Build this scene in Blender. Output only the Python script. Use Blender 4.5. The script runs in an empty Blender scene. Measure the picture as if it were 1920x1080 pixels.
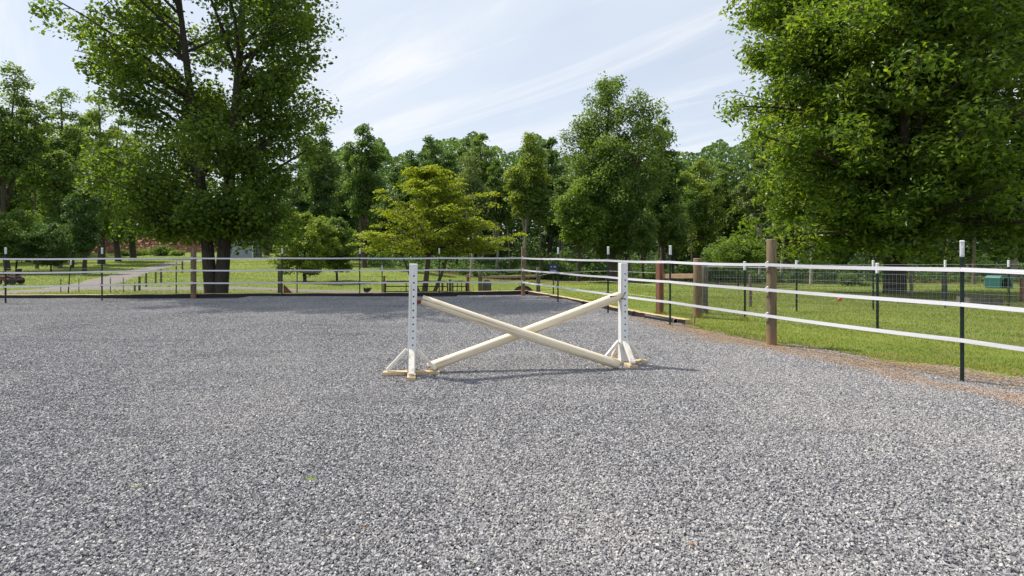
import bpy, math, random
import numpy as np
from mathutils import Vector, Matrix

# ------------------------------------------------------------------ camera, sky, sun, exposure
S = bpy.context.scene
COL = S.collection
F = 1067.0            # focal length in pixels of the 1920 wide photograph
HZ = 473.0            # row of the horizon
CH = 1.37             # camera height
cam_d = bpy.data.cameras.new('camera')
cam_d.sensor_width = 36; cam_d.lens = 36 * F / 1920
cam_d.shift_y = -(540 - HZ) / 1920
cam_d.clip_start = 0.05; cam_d.clip_end = 3000
cam = bpy.data.objects.new('camera', cam_d); COL.objects.link(cam)
cam.location = (0, 0, CH); cam.rotation_euler = (math.radians(90), 0, 0)
S.camera = cam

SUN_EL = math.radians(55)
sdx, sdy = -0.86, 0.51            # towards the sun, seen from above
W = bpy.data.worlds.new("World"); S.world = W; W.use_nodes = True
nt = W.node_tree; nt.nodes.clear()
def wn(t, **k):
    n = nt.nodes.new(t)
    for a, b in k.items(): setattr(n, a, b)
    return n
sky = wn('ShaderNodeTexSky', sky_type='NISHITA', sun_disc=False, sun_elevation=SUN_EL,
         sun_rotation=math.atan2(sdx, sdy) % (2 * math.pi), air_density=1.0, dust_density=1.0, ozone_density=1.2)
bg = wn('ShaderNodeBackground'); bg.inputs[1].default_value = 0.10
out = wn('ShaderNodeOutputWorld')
tc = wn('ShaderNodeTexCoord')
# thin high cloud: noise drawn out along one bearing, laid over the sky's own colour
sep = wn('ShaderNodeSeparateXYZ'); nt.links.new(tc.outputs['Generated'], sep.inputs[0])
mx = wn('ShaderNodeMath', operation='MAXIMUM'); nt.links.new(sep.outputs[2], mx.inputs[0]); mx.inputs[1].default_value = 0.0
ad = wn('ShaderNodeMath', operation='ADD'); nt.links.new(mx.outputs[0], ad.inputs[0]); ad.inputs[1].default_value = 0.18
dx_ = wn('ShaderNodeMath', operation='DIVIDE'); nt.links.new(sep.outputs[0], dx_.inputs[0]); nt.links.new(ad.outputs[0], dx_.inputs[1])
dy_ = wn('ShaderNodeMath', operation='DIVIDE'); nt.links.new(sep.outputs[1], dy_.inputs[0]); nt.links.new(ad.outputs[0], dy_.inputs[1])
cmb = wn('ShaderNodeCombineXYZ'); nt.links.new(dx_.outputs[0], cmb.inputs[0]); nt.links.new(dy_.outputs[0], cmb.inputs[1])
def cloud(rz, sc, scale, lo, hi, detail=8, rough=0.6, dist=0.4, loc=(0, 0, 0)):
    m = wn('ShaderNodeMapping', vector_type='TEXTURE'); m.inputs['Rotation'].default_value = (0, 0, rz); m.inputs['Scale'].default_value = sc
    m.inputs['Location'].default_value = loc
    nt.links.new(cmb.outputs[0], m.inputs[0])
    n = wn('ShaderNodeTexNoise'); n.inputs['Scale'].default_value = scale; n.inputs['Detail'].default_value = detail
    n.inputs['Roughness'].default_value = rough; n.inputs['Distortion'].default_value = dist
    nt.links.new(m.outputs[0], n.inputs[0])
    r = wn('ShaderNodeMapRange'); r.interpolation_type = 'SMOOTHSTEP'
    r.inputs['From Min'].default_value = lo; r.inputs['From Max'].default_value = hi
    nt.links.new(n.outputs[0], r.inputs[0]); return r.outputs[0]
def wmix(f, a, b):
    mm = wn('ShaderNodeMix', data_type='RGBA')
    nt.links.new(f, mm.inputs['Factor']); nt.links.new(a, mm.inputs['A']); mm.inputs['B'].default_value = b; return mm.outputs['Result']
veil = cloud(-0.7, (2.2, 1.2, 1), 0.8, 0.25, 0.70, detail=4, loc=(0.7, 0.4, 0))          # milky high haze, thinner in places
vm = wn('ShaderNodeMath', operation='MULTIPLY_ADD'); nt.links.new(veil, vm.inputs[0]); vm.inputs[1].default_value = 0.34; vm.inputs[2].default_value = 0.60; vm.use_clamp = True
skyc = wmix(vm.outputs[0], sky.outputs[0], (5.75, 6.25, 7.0, 1))
streak = cloud(-0.70, (3.6, 0.55, 1), 1.5, 0.47, 0.74, rough=0.66, dist=1.0, loc=(0.15, 0.0, 0))   # cirrus drawn out along one bearing
sm_ = wn('ShaderNodeMath', operation='MULTIPLY'); nt.links.new(streak, sm_.inputs[0]); sm_.inputs[1].default_value = 0.85
skyc = wmix(sm_.outputs[0], skyc, (6.9, 7.05, 7.3, 1))
nt.links.new(skyc, bg.inputs[0]); nt.links.new(bg.outputs[0], out.inputs[0])

sl = bpy.data.lights.new('sun', 'SUN'); sl.energy = 4.7; sl.angle = math.radians(0.55); sl.color = (1.0, 0.93, 0.82)
sun = bpy.data.objects.new('sun', sl); COL.objects.link(sun)
sdir = Vector((sdx * math.cos(SUN_EL), sdy * math.cos(SUN_EL), math.sin(SUN_EL)))
sun.rotation_euler = sdir.to_track_quat('Z', 'Y').to_euler(); sun.location = (-20, 10, 30)
S.view_settings.view_transform = 'Standard'; S.view_settings.look = 'None'
S.view_settings.exposure = 0.5; S.view_settings.gamma = 1.0
S.cycles.max_bounces = 6; S.cycles.transparent_max_bounces = 8

# ------------------------------------------------------------------ small helpers
def tag(o, label=None, cat=None, group=None, kind=None):
    if label: o['label'] = label
    if cat: o['category'] = cat
    if group: o['group'] = group
    if kind: o['kind'] = kind
    return o
def empty(name, loc, rz=0):
    o = bpy.data.objects.new(name, None); COL.objects.link(o); o.location = loc; o.rotation_euler = (0, 0, rz)
    o.empty_display_size = 0.2
    return o
def npmesh(name, V, faces, nv, mats, smooth=False, midx=None):
    """faces: flat loop array, nv: verts per face (int or array)"""
    V = np.asarray(V, dtype=np.float32); L = np.asarray(faces, dtype=np.int32).ravel()
    if np.isscalar(nv): nv = np.full(len(L) // nv, nv, dtype=np.int32)
    nv = np.asarray(nv, dtype=np.int32)
    me = bpy.data.meshes.new(name)
    me.vertices.add(len(V)); me.vertices.foreach_set('co', V.ravel())
    me.loops.add(len(L)); me.loops.foreach_set('vertex_index', L)
    me.polygons.add(len(nv)); st = np.concatenate(([0], np.cumsum(nv)[:-1])).astype(np.int32)
    me.polygons.foreach_set('loop_start', st); me.polygons.foreach_set('loop_total', nv)
    for m in (mats if isinstance(mats, (list, tuple)) else [mats]): me.materials.append(m)
    if midx is not None: me.polygons.foreach_set('material_index', np.asarray(midx, dtype=np.int32))
    me.polygons.foreach_set('use_smooth', np.full(len(nv), smooth))
    me.update(calc_edges=True); me.validate()
    return me
def link(name, me, parent=None, loc=None):
    o = bpy.data.objects.new(name, me); COL.objects.link(o)
    if parent: o.parent = parent
    if loc is not None: o.location = loc
    return o
class MB:
    """collects simple shapes, builds them as one mesh"""
    def __init__(s): s.V = []; s.L = []; s.N = []; s.M = []; s.n = 0
    def add(s, v, f, mi=0):
        v = [tuple(p) for p in v]
        for q in f: s.L += [i + s.n for i in q]; s.N.append(len(q)); s.M.append(mi)
        s.V += v; s.n += len(v)
    def box(s, c, size, rz=0, mi=0, R=None, bev=0.0):
        hx, hy, hz = [a / 2 for a in size]
        R = R or Matrix.Rotation(rz, 3, 'Z'); c = Vector(c)
        if bev <= 0:
            v = [c + R @ Vector((x * hx, y * hy, z * hz)) for z in (-1, 1) for x, y in ((-1, -1), (1, -1), (1, 1), (-1, 1))]
            s.add(v, [(3, 2, 1, 0), (4, 5, 6, 7), (0, 1, 5, 4), (1, 2, 6, 5), (2, 3, 7, 6), (3, 0, 4, 7)], mi)
            return
        # bevelled: two octagonal rings plus inset caps
        def ring(z, k):
            a = hx - k; b = hy - k; e = bev
            return [c + R @ Vector(p + (z,)) for p in ((-a + e, -b), (a - e, -b), (a, -b + e), (a, b - e), (a - e, b), (-a + e, b), (-a, b - e), (-a, -b + e))]
        v = ring(-hz, bev) + ring(-hz + bev, 0) + ring(hz - bev, 0) + ring(hz, bev)
        f = [tuple(range(7, -1, -1)), tuple(range(24, 32))]
        for r in range(3):
            for i in range(8):
                j = (i + 1) % 8; f.append((r * 8 + i, r * 8 + j, r * 8 + 8 + j, r * 8 + 8 + i))
        s.add(v, f, mi)
    def beam(s, a, b, w, h, mi=0, up=(0, 0, 1), bev=0.0):
        """box from a to b, w across, h in the 'up' direction"""
        a = Vector(a); b = Vector(b); d = (b - a); L = d.length; d.normalize()
        x = d.cross(Vector(up)); x = x.normalized() if x.length > 1e-6 else Vector((1, 0, 0)); u = x.cross(d).normalized()
        R = Matrix((x, d, u)).transposed()
        s.box((a + b) / 2, (w, L, h), R=R, mi=mi, bev=bev)
    def tube(s, pts, rad, n=6, mi=0, caps=True):
        pts = [Vector(p) for p in pts]; v = []; f = []
        if np.isscalar(rad): rad = [rad] * len(pts)
        prev = None
        for i, p in enumerate(pts):
            d = (pts[min(i + 1, len(pts) - 1)] - pts[max(i - 1, 0)]).normalized()
            if prev is None:
                x = d.cross(Vector((0.123, 0.97, 0.21))); x.normalize()
            else:
                x = (prev - d * prev.dot(d)); x = x.normalized() if x.length > 1e-6 else d.orthogonal().normalized()
            prev = x; y = d.cross(x)
            for k in range(n):
                t = 2 * math.pi * k / n; v.append(p + (x * math.cos(t) + y * math.sin(t)) * rad[i])
        for i in range(len(pts) - 1):
            for k in range(n):
                j = (k + 1) % n; f.append((i * n + k, i * n + j, i * n + n + j, i * n + n + k))
        if caps: f.append(tuple(range(n - 1, -1, -1))); f.append(tuple((len(pts) - 1) * n + k for k in range(n)))
        s.add(v, f, mi)
    def lathe(s, c, prof, n=16, mi=0, R=None):
        c = Vector(c); v = []; f = []; R = R or Matrix.Identity(3)
        for r, z in prof:
            for k in range(n):
                t = 2 * math.pi * k / n; v.append(c + R @ Vector((r * math.cos(t), r * math.sin(t), z)))
        for i in range(len(prof) - 1):
            for k in range(n):
                j = (k + 1) % n; f.append((i * n + k, i * n + j, i * n + n + j, i * n + n + k))
        f.append(tuple(range(n - 1, -1, -1))); f.append(tuple((len(prof) - 1) * n + k for k in range(n)))
        s.add(v, f, mi)
    def mesh(s, name, mats, smooth=False): return npmesh(name, s.V, s.L, s.N, mats, smooth, s.M)
    def build(s, name, mats, parent=None, loc=None, smooth=False): return link(name, s.mesh(name, mats, smooth), parent, loc)

# ------------------------------------------------------------------ materials
def mat(name):
    m = bpy.data.materials.new(name); m.use_nodes = True; t = m.node_tree
    return m, t, t.nodes['Principled BSDF'], t.nodes['Material Output']
def nd(t, ty, **k):
    n = t.nodes.new(ty)
    for a, b in k.items(): setattr(n, a, b)
    return n
def ramp(t, fac, stops):
    r = nd(t, 'ShaderNodeValToRGB'); e = r.color_ramp.elements
    while len(e) < len(stops): e.new(0.5)
    for i, (p, c) in enumerate(stops): e[i].position = p; e[i].color = tuple(c) + (1,)
    t.links.new(fac, r.inputs[0]); return r.outputs[0]
def noise(t, vec, scale, detail=4, rough=0.55, sc=(1, 1, 1), dist=0.0):
    m = nd(t, 'ShaderNodeMapping'); m.inputs['Scale'].default_value = sc; t.links.new(vec, m.inputs[0])
    n = nd(t, 'ShaderNodeTexNoise'); n.inputs['Scale'].default_value = scale; n.inputs['Detail'].default_value = detail
    n.inputs['Roughness'].default_value = rough; n.inputs['Distortion'].default_value = dist
    t.links.new(m.outputs[0], n.inputs[0]); return n.outputs[0]
def mixc_(t, fac, a, b, blend='MIX'):
    m = nd(t, 'ShaderNodeMix', data_type='RGBA', blend_type=blend)
    for s_, v in (('Factor', fac), ('A', a), ('B', b)):
        if hasattr(v, 'is_linked') or hasattr(v, 'links'): t.links.new(v, m.inputs[s_])
        elif s_ == 'Factor': m.inputs[s_].default_value = v
        else: m.inputs[s_].default_value = tuple(v) + (1,)
    return m.outputs['Result']
def mrange(t, v, a, b, c=0.0, d=1.0, smooth=True):
    r = nd(t, 'ShaderNodeMapRange'); r.interpolation_type = 'SMOOTHSTEP' if smooth else 'LINEAR'
    for k, x in zip(('From Min', 'From Max', 'To Min', 'To Max'), (a, b, c, d)): r.inputs[k].default_value = x
    t.links.new(v, r.inputs[0]); return r.outputs[0]
def bump(t, bs, h, strength=0.4, dist=0.01):
    b = nd(t, 'ShaderNodeBump'); b.inputs['Strength'].default_value = strength; b.inputs['Distance'].default_value = dist
    t.links.new(h, b.inputs['Height']); t.links.new(b.outputs[0], bs.inputs['Normal'])
def simple(name, col, rough=0.6, metal=0.0, var=0.15, scale=8.0, sc=(1, 1, 1), bmp=0.15):
    m, t, b, o = mat(name); c = nd(t, 'ShaderNodeTexCoord')
    n = noise(t, c.outputs['Object'], scale, 5, 0.6, sc)
    lo = [x * (1 - var) for x in col]; hi = [min(1, x * (1 + var)) for x in col]
    t.links.new(ramp(t, n, [(0.3, lo), (0.7, hi)]), b.inputs['Base Color'])
    b.inputs['Roughness'].default_value = rough; b.inputs['Metallic'].default_value = metal
    if bmp: bump(t, b, n, bmp, 0.004)
    return m
def wood(name, dark, light, sc=(14, 14, 1.2), crack=0.0, rough=0.8, soil=False):
    m, t, b, o = mat(name); c = nd(t, 'ShaderNodeTexCoord')
    oi = nd(t, 'ShaderNodeObjectInfo')
    va = nd(t, 'ShaderNodeVectorMath', operation='ADD'); t.links.new(c.outputs['Object'], va.inputs[0])
    cx = nd(t, 'ShaderNodeMath', operation='MULTIPLY'); t.links.new(oi.outputs['Random'], cx.inputs[0]); cx.inputs[1].default_value = 7
    t.links.new(cx.outputs[0], va.inputs[1]); v = va.outputs[0]
    g = noise(t, v, 3.0, 7, 0.65, sc, 0.6)
    p = noise(t, v, 2.2, 3, 0.5)
    col = ramp(t, g, [(0.32, dark), (0.68, light)])
    col = mixc_(t, mrange(t, p, 0.45, 0.75, 0, 0.6), col, [x * 0.62 for x in light])
    if crack:
        k = noise(t, v, 2.4, 2, 0.4, (sc[0] * 0.6, sc[1] * 0.6, sc[2] * 0.35))
        col = mixc_(t, mrange(t, k, 0.66, 0.70, 0, crack), col, [x * 0.2 for x in dark])
    if soil:
        vo = nd(t, 'ShaderNodeTexVoronoi'); mp = nd(t, 'ShaderNodeMapping'); mp.inputs['Scale'].default_value = (5, 5, 2.2); t.links.new(v, mp.inputs[0]); t.links.new(mp.outputs[0], vo.inputs['Vector']); vo.inputs['Scale'].default_value = 1.3
        col = mixc_(t, mrange(t, vo.outputs['Distance'], 0.08, 0.17, 0.85, 0), col, [x * 0.35 for x in dark])
        sz = nd(t, 'ShaderNodeSeparateXYZ'); t.links.new(c.outputs['Object'], sz.inputs[0])
        wz_ = nd(t, 'ShaderNodeMath', operation='MULTIPLY_ADD'); t.links.new(p, wz_.inputs[0]); wz_.inputs[1].default_value = -0.35; t.links.new(sz.outputs[2], wz_.inputs[2])
        col = mixc_(t, mrange(t, wz_.outputs[0], -0.12, 0.10, 0.75, 0), col, (0.26, 0.15, 0.08))
    t.links.new(col, b.inputs['Base Color']); b.inputs['Roughness'].default_value = rough
    bump(t, b, g, 0.5, 0.004); return m
def painted(name, paint, wear, grime, sc, amount=0.5, rough=0.55):
    """white paint over timber, rubbed through and stained in patches"""
    m, t, b, o = mat(name); c = nd(t, 'ShaderNodeTexCoord'); oi = nd(t, 'ShaderNodeObjectInfo')
    va = nd(t, 'ShaderNodeVectorMath', operation='ADD'); t.links.new(c.outputs['Object'], va.inputs[0])
    cx = nd(t, 'ShaderNodeMath', operation='MULTIPLY'); t.links.new(oi.outputs['Random'], cx.inputs[0]); cx.inputs[1].default_value = 9
    t.links.new(cx.outputs[0], va.inputs[1]); v = va.outputs[0]
    g = noise(t, v, 3.0, 8, 0.7, sc, 0.3); p = noise(t, v, 4.0, 6, 0.6); f = noise(t, v, 30, 4, 0.6)
    col = mixc_(t, mrange(t, g, 0.50, 0.78, 0, amount), paint, wear)
    col = mixc_(t, mrange(t, p, 0.52, 0.78, 0, 0.55), col, grime)
    col = mixc_(t, mrange(t, f, 0.66, 0.72, 0, 0.5), col, [x * 0.35 for x in wear])
    ck = noise(t, v, 2.6, 3, 0.5, tuple(1.6 * q if q > 3 else 0.5 * q for q in sc))
    col = mixc_(t, mrange(t, ck, 0.60, 0.635, 0, amount * 0.75), col, [x * 0.45 for x in wear])
    t.links.new(col, b.inputs['Base Color']); b.inputs['Roughness'].default_value = rough
    bump(t, b, g, 0.35, 0.003); return m
def leafmat(name, c_lo, c_hi, trans=0.35, tcol=None, rough=0.5, dry=None):
    m, t, b, o = mat(name)
    g = nd(t, 'ShaderNodeNewGeometry'); oi = nd(t, 'ShaderNodeObjectInfo')
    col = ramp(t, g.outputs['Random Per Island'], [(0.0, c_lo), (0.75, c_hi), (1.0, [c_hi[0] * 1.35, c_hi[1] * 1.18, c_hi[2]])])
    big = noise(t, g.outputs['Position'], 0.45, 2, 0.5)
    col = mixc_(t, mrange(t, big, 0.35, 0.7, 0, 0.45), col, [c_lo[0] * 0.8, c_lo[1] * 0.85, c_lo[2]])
    if dry:
        d1 = noise(t, g.outputs['Position'], 1.3, 5, 0.7); col = mixc_(t, mrange(t, d1, 0.52, 0.68, 0, 0.65), col, dry)
        d2 = noise(t, g.outputs['Position'], 0.6, 3, 0.6, (1, 1, 1), 0.5); col = mixc_(t, mrange(t, d2, 0.50, 0.66, 0, 0.35), col, (0.07, 0.15, 0.03))
    hsv = nd(t, 'ShaderNodeHueSaturation'); t.links.new(col, hsv.inputs['Color'])
    t.links.new(mrange(t, oi.outputs['Random'], 0, 1, 0.482, 0.512, False), hsv.inputs['Hue']); t.links.new(mrange(t, oi.outputs['Random'], 0, 1, 1.18, 0.86, False), hsv.inputs['Value'])
    col = hsv.outputs[0]
    t.links.new(col, b.inputs['Base Color']); b.inputs['Roughness'].default_value = rough
    b.inputs['Specular IOR Level'].default_value = 0.35
    tr = nd(t, 'ShaderNodeBsdfTranslucent')
    hs = mixc_(t, 1.0, col, tcol or (1.65, 1.6, 0.55), 'MULTIPLY'); t.links.new(hs, tr.inputs[0])
    mx_ = nd(t, 'ShaderNodeMixShader'); mx_.inputs[0].default_value = trans
    t.links.new(b.outputs[0], mx_.inputs[1]); t.links.new(tr.outputs[0], mx_.inputs[2]); t.links.new(mx_.outputs[0], o.inputs[0])
    return m
M = {}
M['bark'] = wood('bark_dark', (0.018, 0.014, 0.011), (0.085, 0.07, 0.055), (9, 9, 1.6), 0.5, 0.95)
M['bark_pale'] = wood('bark_pale', (0.16, 0.13, 0.105), (0.40, 0.36, 0.31), (8, 8, 1.6), 0.3, 0.95)
M['bark_brown'] = wood('bark_brown', (0.05, 0.037, 0.026), (0.18, 0.135, 0.10), (8, 8, 1.6), 0.4, 0.95)
M['post'] = wood('weathered_post', (0.07, 0.050, 0.028), (0.235, 0.172, 0.10), (16, 16, 1.3), 0.9, soil=True)
M['post_green'] = wood('mossy_post', (0.07, 0.07, 0.03), (0.17, 0.16, 0.075), (14, 14, 1.3), 0.5)
M['post_red'] = wood('red_stained_post', (0.12, 0.048, 0.028), (0.27, 0.12, 0.072), (14, 14, 1.0), 0.3)
M['post_grey'] = wood('grey_post', (0.05, 0.045, 0.035), (0.17, 0.15, 0.12), (14, 14, 1.3), 0.5)
M['timber'] = wood('edge_timber', (0.36, 0.24, 0.12), (0.66, 0.48, 0.27), (14, 14, 1.0), 0.2)
M['rail'] = wood('rail_wood', (0.2, 0.12, 0.07), (0.42, 0.29, 0.19), (1.3, 1.3, 12), 0.3)
M['strip'] = simple('black_strip', (0.012, 0.012, 0.013), 0.7)
M['paint'] = painted('white_paint', (0.70, 0.71, 0.72), (0.50, 0.42, 0.30), (0.60, 0.56, 0.47), (12, 12, 1.0), 0.5)
M['foot'] = painted('worn_foot_wood', (0.54, 0.42, 0.26), (0.32, 0.18, 0.07), (0.40, 0.26, 0.11), (6, 6, 6), 0.9)
M['brace'] = painted('worn_brace_paint', (0.74, 0.72, 0.66), (0.50, 0.38, 0.22), (0.60, 0.50, 0.34), (7, 7, 3), 0.55)
M['pole'] = painted('cream_pole_paint', (0.72, 0.635, 0.48), (0.42, 0.26, 0.12), (0.58, 0.44, 0.26), (0.8, 12, 12), 0.85)
M['hole'] = simple('hole_dark', (0.006, 0.005, 0.004), 0.9)
M['rust'] = simple('rusty_steel', (0.17, 0.06, 0.02), 0.75, 0.3, 0.5, 30)
M['tpost'] = simple('dark_green_steel', (0.012, 0.028, 0.022), 0.45, 0.2, 0.5, 20)
M['cap'] = simple('white_plastic', (0.62, 0.64, 0.67), 0.4, 0, 0.06)
M['clip'] = simple('black_plastic', (0.012, 0.012, 0.014), 0.45)
M['tape'] = simple('white_fence_tape', (0.64, 0.64, 0.69), 0.5, 0, 0.12, 60, (0.05, 0.05, 8), 0.3)
M['wire'] = simple('galvanised_wire', (0.30, 0.31, 0.31), 0.45, 0.6, 0.2)
M['wire_white'] = simple('pale_wire', (0.62, 0.62, 0.60), 0.5, 0, 0.1)
M['gate'] = simple('black_gate_tube', (0.012, 0.014, 0.014), 0.4, 0.3)
M['pipe'] = simple('drain_pipe', (0.014, 0.015, 0.018), 0.45)
M['pipe_rim'] = simple('drain_rim', (0.35, 0.38, 0.42), 0.4)
M['signblue'] = simple('sign_blue', (0.012, 0.03, 0.09), 0.4)
M['signband'] = simple('sign_band', (0.03, 0.09, 0.26), 0.4)
M['red'] = simple('red_machine_paint', (0.11, 0.016, 0.018), 0.4)
M['black'] = simple('black_rubber', (0.015, 0.015, 0.015), 0.8)
M['siding'] = simple('pale_siding', (0.36, 0.40, 0.50), 0.6, 0, 0.08)
M['trim'] = simple('white_trim', (0.75, 0.76, 0.78), 0.5)
M['roof'] = simple('grey_roof', (0.34, 0.36, 0.40), 0.5)
M['teal'] = simple('teal_plastic', (0.015, 0.10, 0.095), 0.4)
M['teal_shade'] = simple('teal_inside_shade', (0.004, 0.012, 0.012), 0.6)
M['orange'] = simple('red_ball', (0.42, 0.06, 0.03), 0.5)
M['redrock'] = simple('red_brown_board', (0.20, 0.065, 0.03), 0.8, 0, 0.3, 10)
M['feather'] = simple('dark_feathers', (0.03, 0.016, 0.01), 0.8, 0, 0.5, 20)
M['sprout'] = leafmat('sprout_green', (0.10, 0.2, 0.02), (0.2, 0.34, 0.04), 0.3)
M['dryleaf'] = simple('dry_leaf', (0.34, 0.18, 0.07), 0.8, 0, 0.3, 30)
LEAF = dict(
    poplar=leafmat('leaf_poplar', (0.062, 0.114, 0.022), (0.160, 0.232, 0.040), 0.56),
    hickory=leafmat('leaf_hickory', (0.034, 0.084, 0.016), (0.145, 0.240, 0.036), 0.48, None, 0.40),
    dogwood=leafmat('leaf_dogwood', (0.120, 0.182, 0.022), (0.265, 0.335, 0.034), 0.50, (1.6, 1.5, 0.4)),
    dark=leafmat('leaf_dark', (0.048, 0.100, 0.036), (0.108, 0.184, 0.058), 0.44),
    mid=leafmat('leaf_mid', (0.060, 0.118, 0.036), (0.150, 0.232, 0.062), 0.47),
    light=leafmat('leaf_light', (0.084, 0.150, 0.034), (0.185, 0.268, 0.058), 0.46),
    pale=leafmat('leaf_pale', (0.100, 0.148, 0.060), (0.195, 0.250, 0.105), 0.40))

# ------------------------------------------------------------------ terrain
PXC = np.array([-900, 0, 400, 700, 980, 1200, 1500, 1920, 2800], float)
UC = (PXC - 960) / F
DC = np.array([4, 12, 16, 18.6, 21, 25, 32, 50, 80, 130, 420], float)
ZT = np.array([
    # D: 4   12    16    18.6   21    25    32    50    80   130  420
    [0.0, 0.00, 0.00, -0.05, -0.08, -0.08, -0.05, 0.10, 0.6, 3.0, 16],
    [0.0, 0.00, 0.00, -0.05, -0.08, -0.08, -0.05, 0.10, 0.6, 3.0, 16],
    [0.0, 0.00, 0.00, -0.08, -0.13, -0.10, -0.05, 0.10, 0.9, 3.2, 16],
    [0.0, 0.00, 0.00, -0.20, -0.32, -0.40, -0.35, 0.00, 0.5, 2.0, 12],
    [0.0, 0.00, -0.05, -0.30, -0.50, -0.68, -0.85, -1.16, -1.3, -0.8, 8],
    [0.0, 0.00, -0.06, -0.15, -0.28, -0.45, -0.75, -1.20, -1.4, -0.8, 8],
    [0.0, 0.01, -0.03, -0.10, -0.18, -0.33, -0.65, -1.45, -1.5, -0.8, 8],
    [0.0, 0.01, -0.02, -0.08, -0.18, -0.33, -0.65, -1.45, -1.5, -0.8, 8],
    [0.0, 0.01, -0.02, -0.08, -0.18, -0.33, -0.65, -1.45, -1.5, -0.8, 8]], float)
def G(px, row, z=0.0):
    D = (CH - z) * F / (row - HZ); return ((px - 960) / F * D, D)
def at(px, D): return ((px - 960) / F * D, D)
def zrow(row, D): return CH - (row - HZ) * D / F
BOARD_B = [G(*p) for p in ((-420, 562), (0, 560.5), (200, 560), (400, 557.5), (700, 556.5), (850, 554), (990, 551.3))]
BOARD_R = [G(*p) for p in ((990, 551.3), (1060, 564), (1120, 577), (1180, 590), (1220, 598), (1285, 609))]
EDGE_R = [G(*p) for p in ((1285, 609), (1330, 622), (1400, 637), (1447, 646), (1560, 660), (1700, 682), (1800, 692), (1920, 710), (2150, 748), (2600, 830))]
POLY = np.array([(-30, -8), (-30, 17.2)] + BOARD_B + BOARD_R[1:] + EDGE_R[1:] + [(9, -8)], float)
def vnoise(x, y, s, seed=0):
    """smooth value noise, -1..1"""
    x = np.asarray(x, float) / s + seed * 17.3; y = np.asarray(y, float) / s + seed * 9.1
    xi = np.floor(x); yi = np.floor(y); fx = x - xi; fy = y - yi
    def h(a, b):
        v = np.sin(a * 127.1 + b * 311.7 + seed) * 43758.5453; return (v - np.floor(v)) * 2 - 1
    fx = fx * fx * (3 - 2 * fx); fy = fy * fy * (3 - 2 * fy)
    return (h(xi, yi) * (1 - fx) + h(xi + 1, yi) * fx) * (1 - fy) + (h(xi, yi + 1) * (1 - fx) + h(xi + 1, yi + 1) * fx) * fy
def sdist(x, y):
    """distance to the arena's edge, positive inside"""
    x = np.asarray(x, float); y = np.asarray(y, float); d = np.full(x.shape, 1e9); ins = np.zeros(x.shape, bool)
    for i in range(len(POLY)):
        a = POLY[i]; b = POLY[(i + 1) % len(POLY)]; ab = b - a
        t = np.clip(((x - a[0]) * ab[0] + (y - a[1]) * ab[1]) / (ab @ ab), 0, 1)
        d = np.minimum(d, np.hypot(x - a[0] - t * ab[0], y - a[1] - t * ab[1]))
        c = ((a[1] > y) != (b[1] > y)); den = (b[1] - a[1]) if abs(b[1] - a[1]) > 1e-9 else 1e-9
        ins ^= c & (x < (b[0] - a[0]) * (y - a[1]) / den + a[0])
    return np.where(ins, d, -d)
def tz(x, y):
    """height of the natural ground outside the arena"""
    x = np.asarray(x, float); y = np.asarray(y, float)
    D = np.clip(y, 4, 419.9); u = np.clip(x / np.maximum(D, 6), UC[0], UC[-1] - 1e-6)
    i = np.clip(np.searchsorted(UC, u, 'right') - 1, 0, len(UC) - 2); j = np.clip(np.searchsorted(DC, D, 'right') - 1, 0, len(DC) - 2)
    fu = (u - UC[i]) / (UC[i + 1] - UC[i]); fd = (D - DC[j]) / (DC[j + 1] - DC[j]); fu = fu * fu * (3 - 2 * fu)
    z = (ZT[i, j] * (1 - fu) + ZT[i + 1, j] * fu) * (1 - fd) + (ZT[i, j + 1] * (1 - fu) + ZT[i + 1, j + 1] * fu) * fd
    z = z + vnoise(x, y, 4.0, 1) * np.clip((D - 14) / 200, 0, 0.06) + vnoise(x, y, 1.1, 2) * 0.006
    return z
def terr(x, y):
    s = sdist(x, y) + np.where(np.asarray(x) > 2.8, vnoise(x, y, 0.7, 3) * 0.10, 0)
    z = tz(x, y)
    k = np.clip((s + 0.06) / 0.12, 0, 1)
    return z * (1 - k) + (-0.06) * k + 0.018 * (1 - k)
def T(x, y): return float(terr(np.array([x]), np.array([y]))[0])
def hit(px, row):
    """where the line of sight through a pixel meets the ground outside the arena"""
    D = np.arange(8, 300, 0.05); x = (px - 960) / F * D; r = HZ + (CH - tz(x, D)) * F / D
    k = np.nonzero(r <= row)[0]; D = D[k[0]] if len(k) else 300.0
    return ((px - 960) / F * D, float(D))

def axis(parts):
    a = []
    for lo, hi, st in parts: a += list(np.arange(lo, hi, st))
    return np.array(a + [parts[-1][1]])
ax_x = axis([(-420, -100, 20), (-100, -30, 3.5), (-30, 2.6, 0.7), (2.6, 9.2, 0.12), (9.2, 30, 0.7), (30, 100, 3.5), (100, 420, 20)])
ax_y = axis([(-60, -8, 6), (-8, 2, 1.0), (2, 12.6, 0.12), (12.6, 22, 0.35), (22, 60, 0.9), (60, 130, 3.0), (130, 600, 25)])
gx, gy = np.meshgrid(ax_x, ax_y); gz = terr(gx, gy)
def gridmesh(name, X, Y, Z, m, smooth=True):
    h, w = X.shape; i = np.arange(h * w).reshape(h, w)
    f = np.stack([i[:-1, :-1], i[:-1, 1:], i[1:, 1:], i[1:, :-1]], -1).reshape(-1)
    return npmesh(name, np.stack([X, Y, Z], -1).reshape(-1, 3), f, 4, m, smooth)
m, t, b, o = mat('turf'); g = nd(t, 'ShaderNodeNewGeometry'); P = g.outputs['Position']
n1 = noise(t, P, 0.22, 5, 0.6); n2 = noise(t, P, 2.5, 6, 0.7); n3 = noise(t, P, 40, 3, 0.7)
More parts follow.
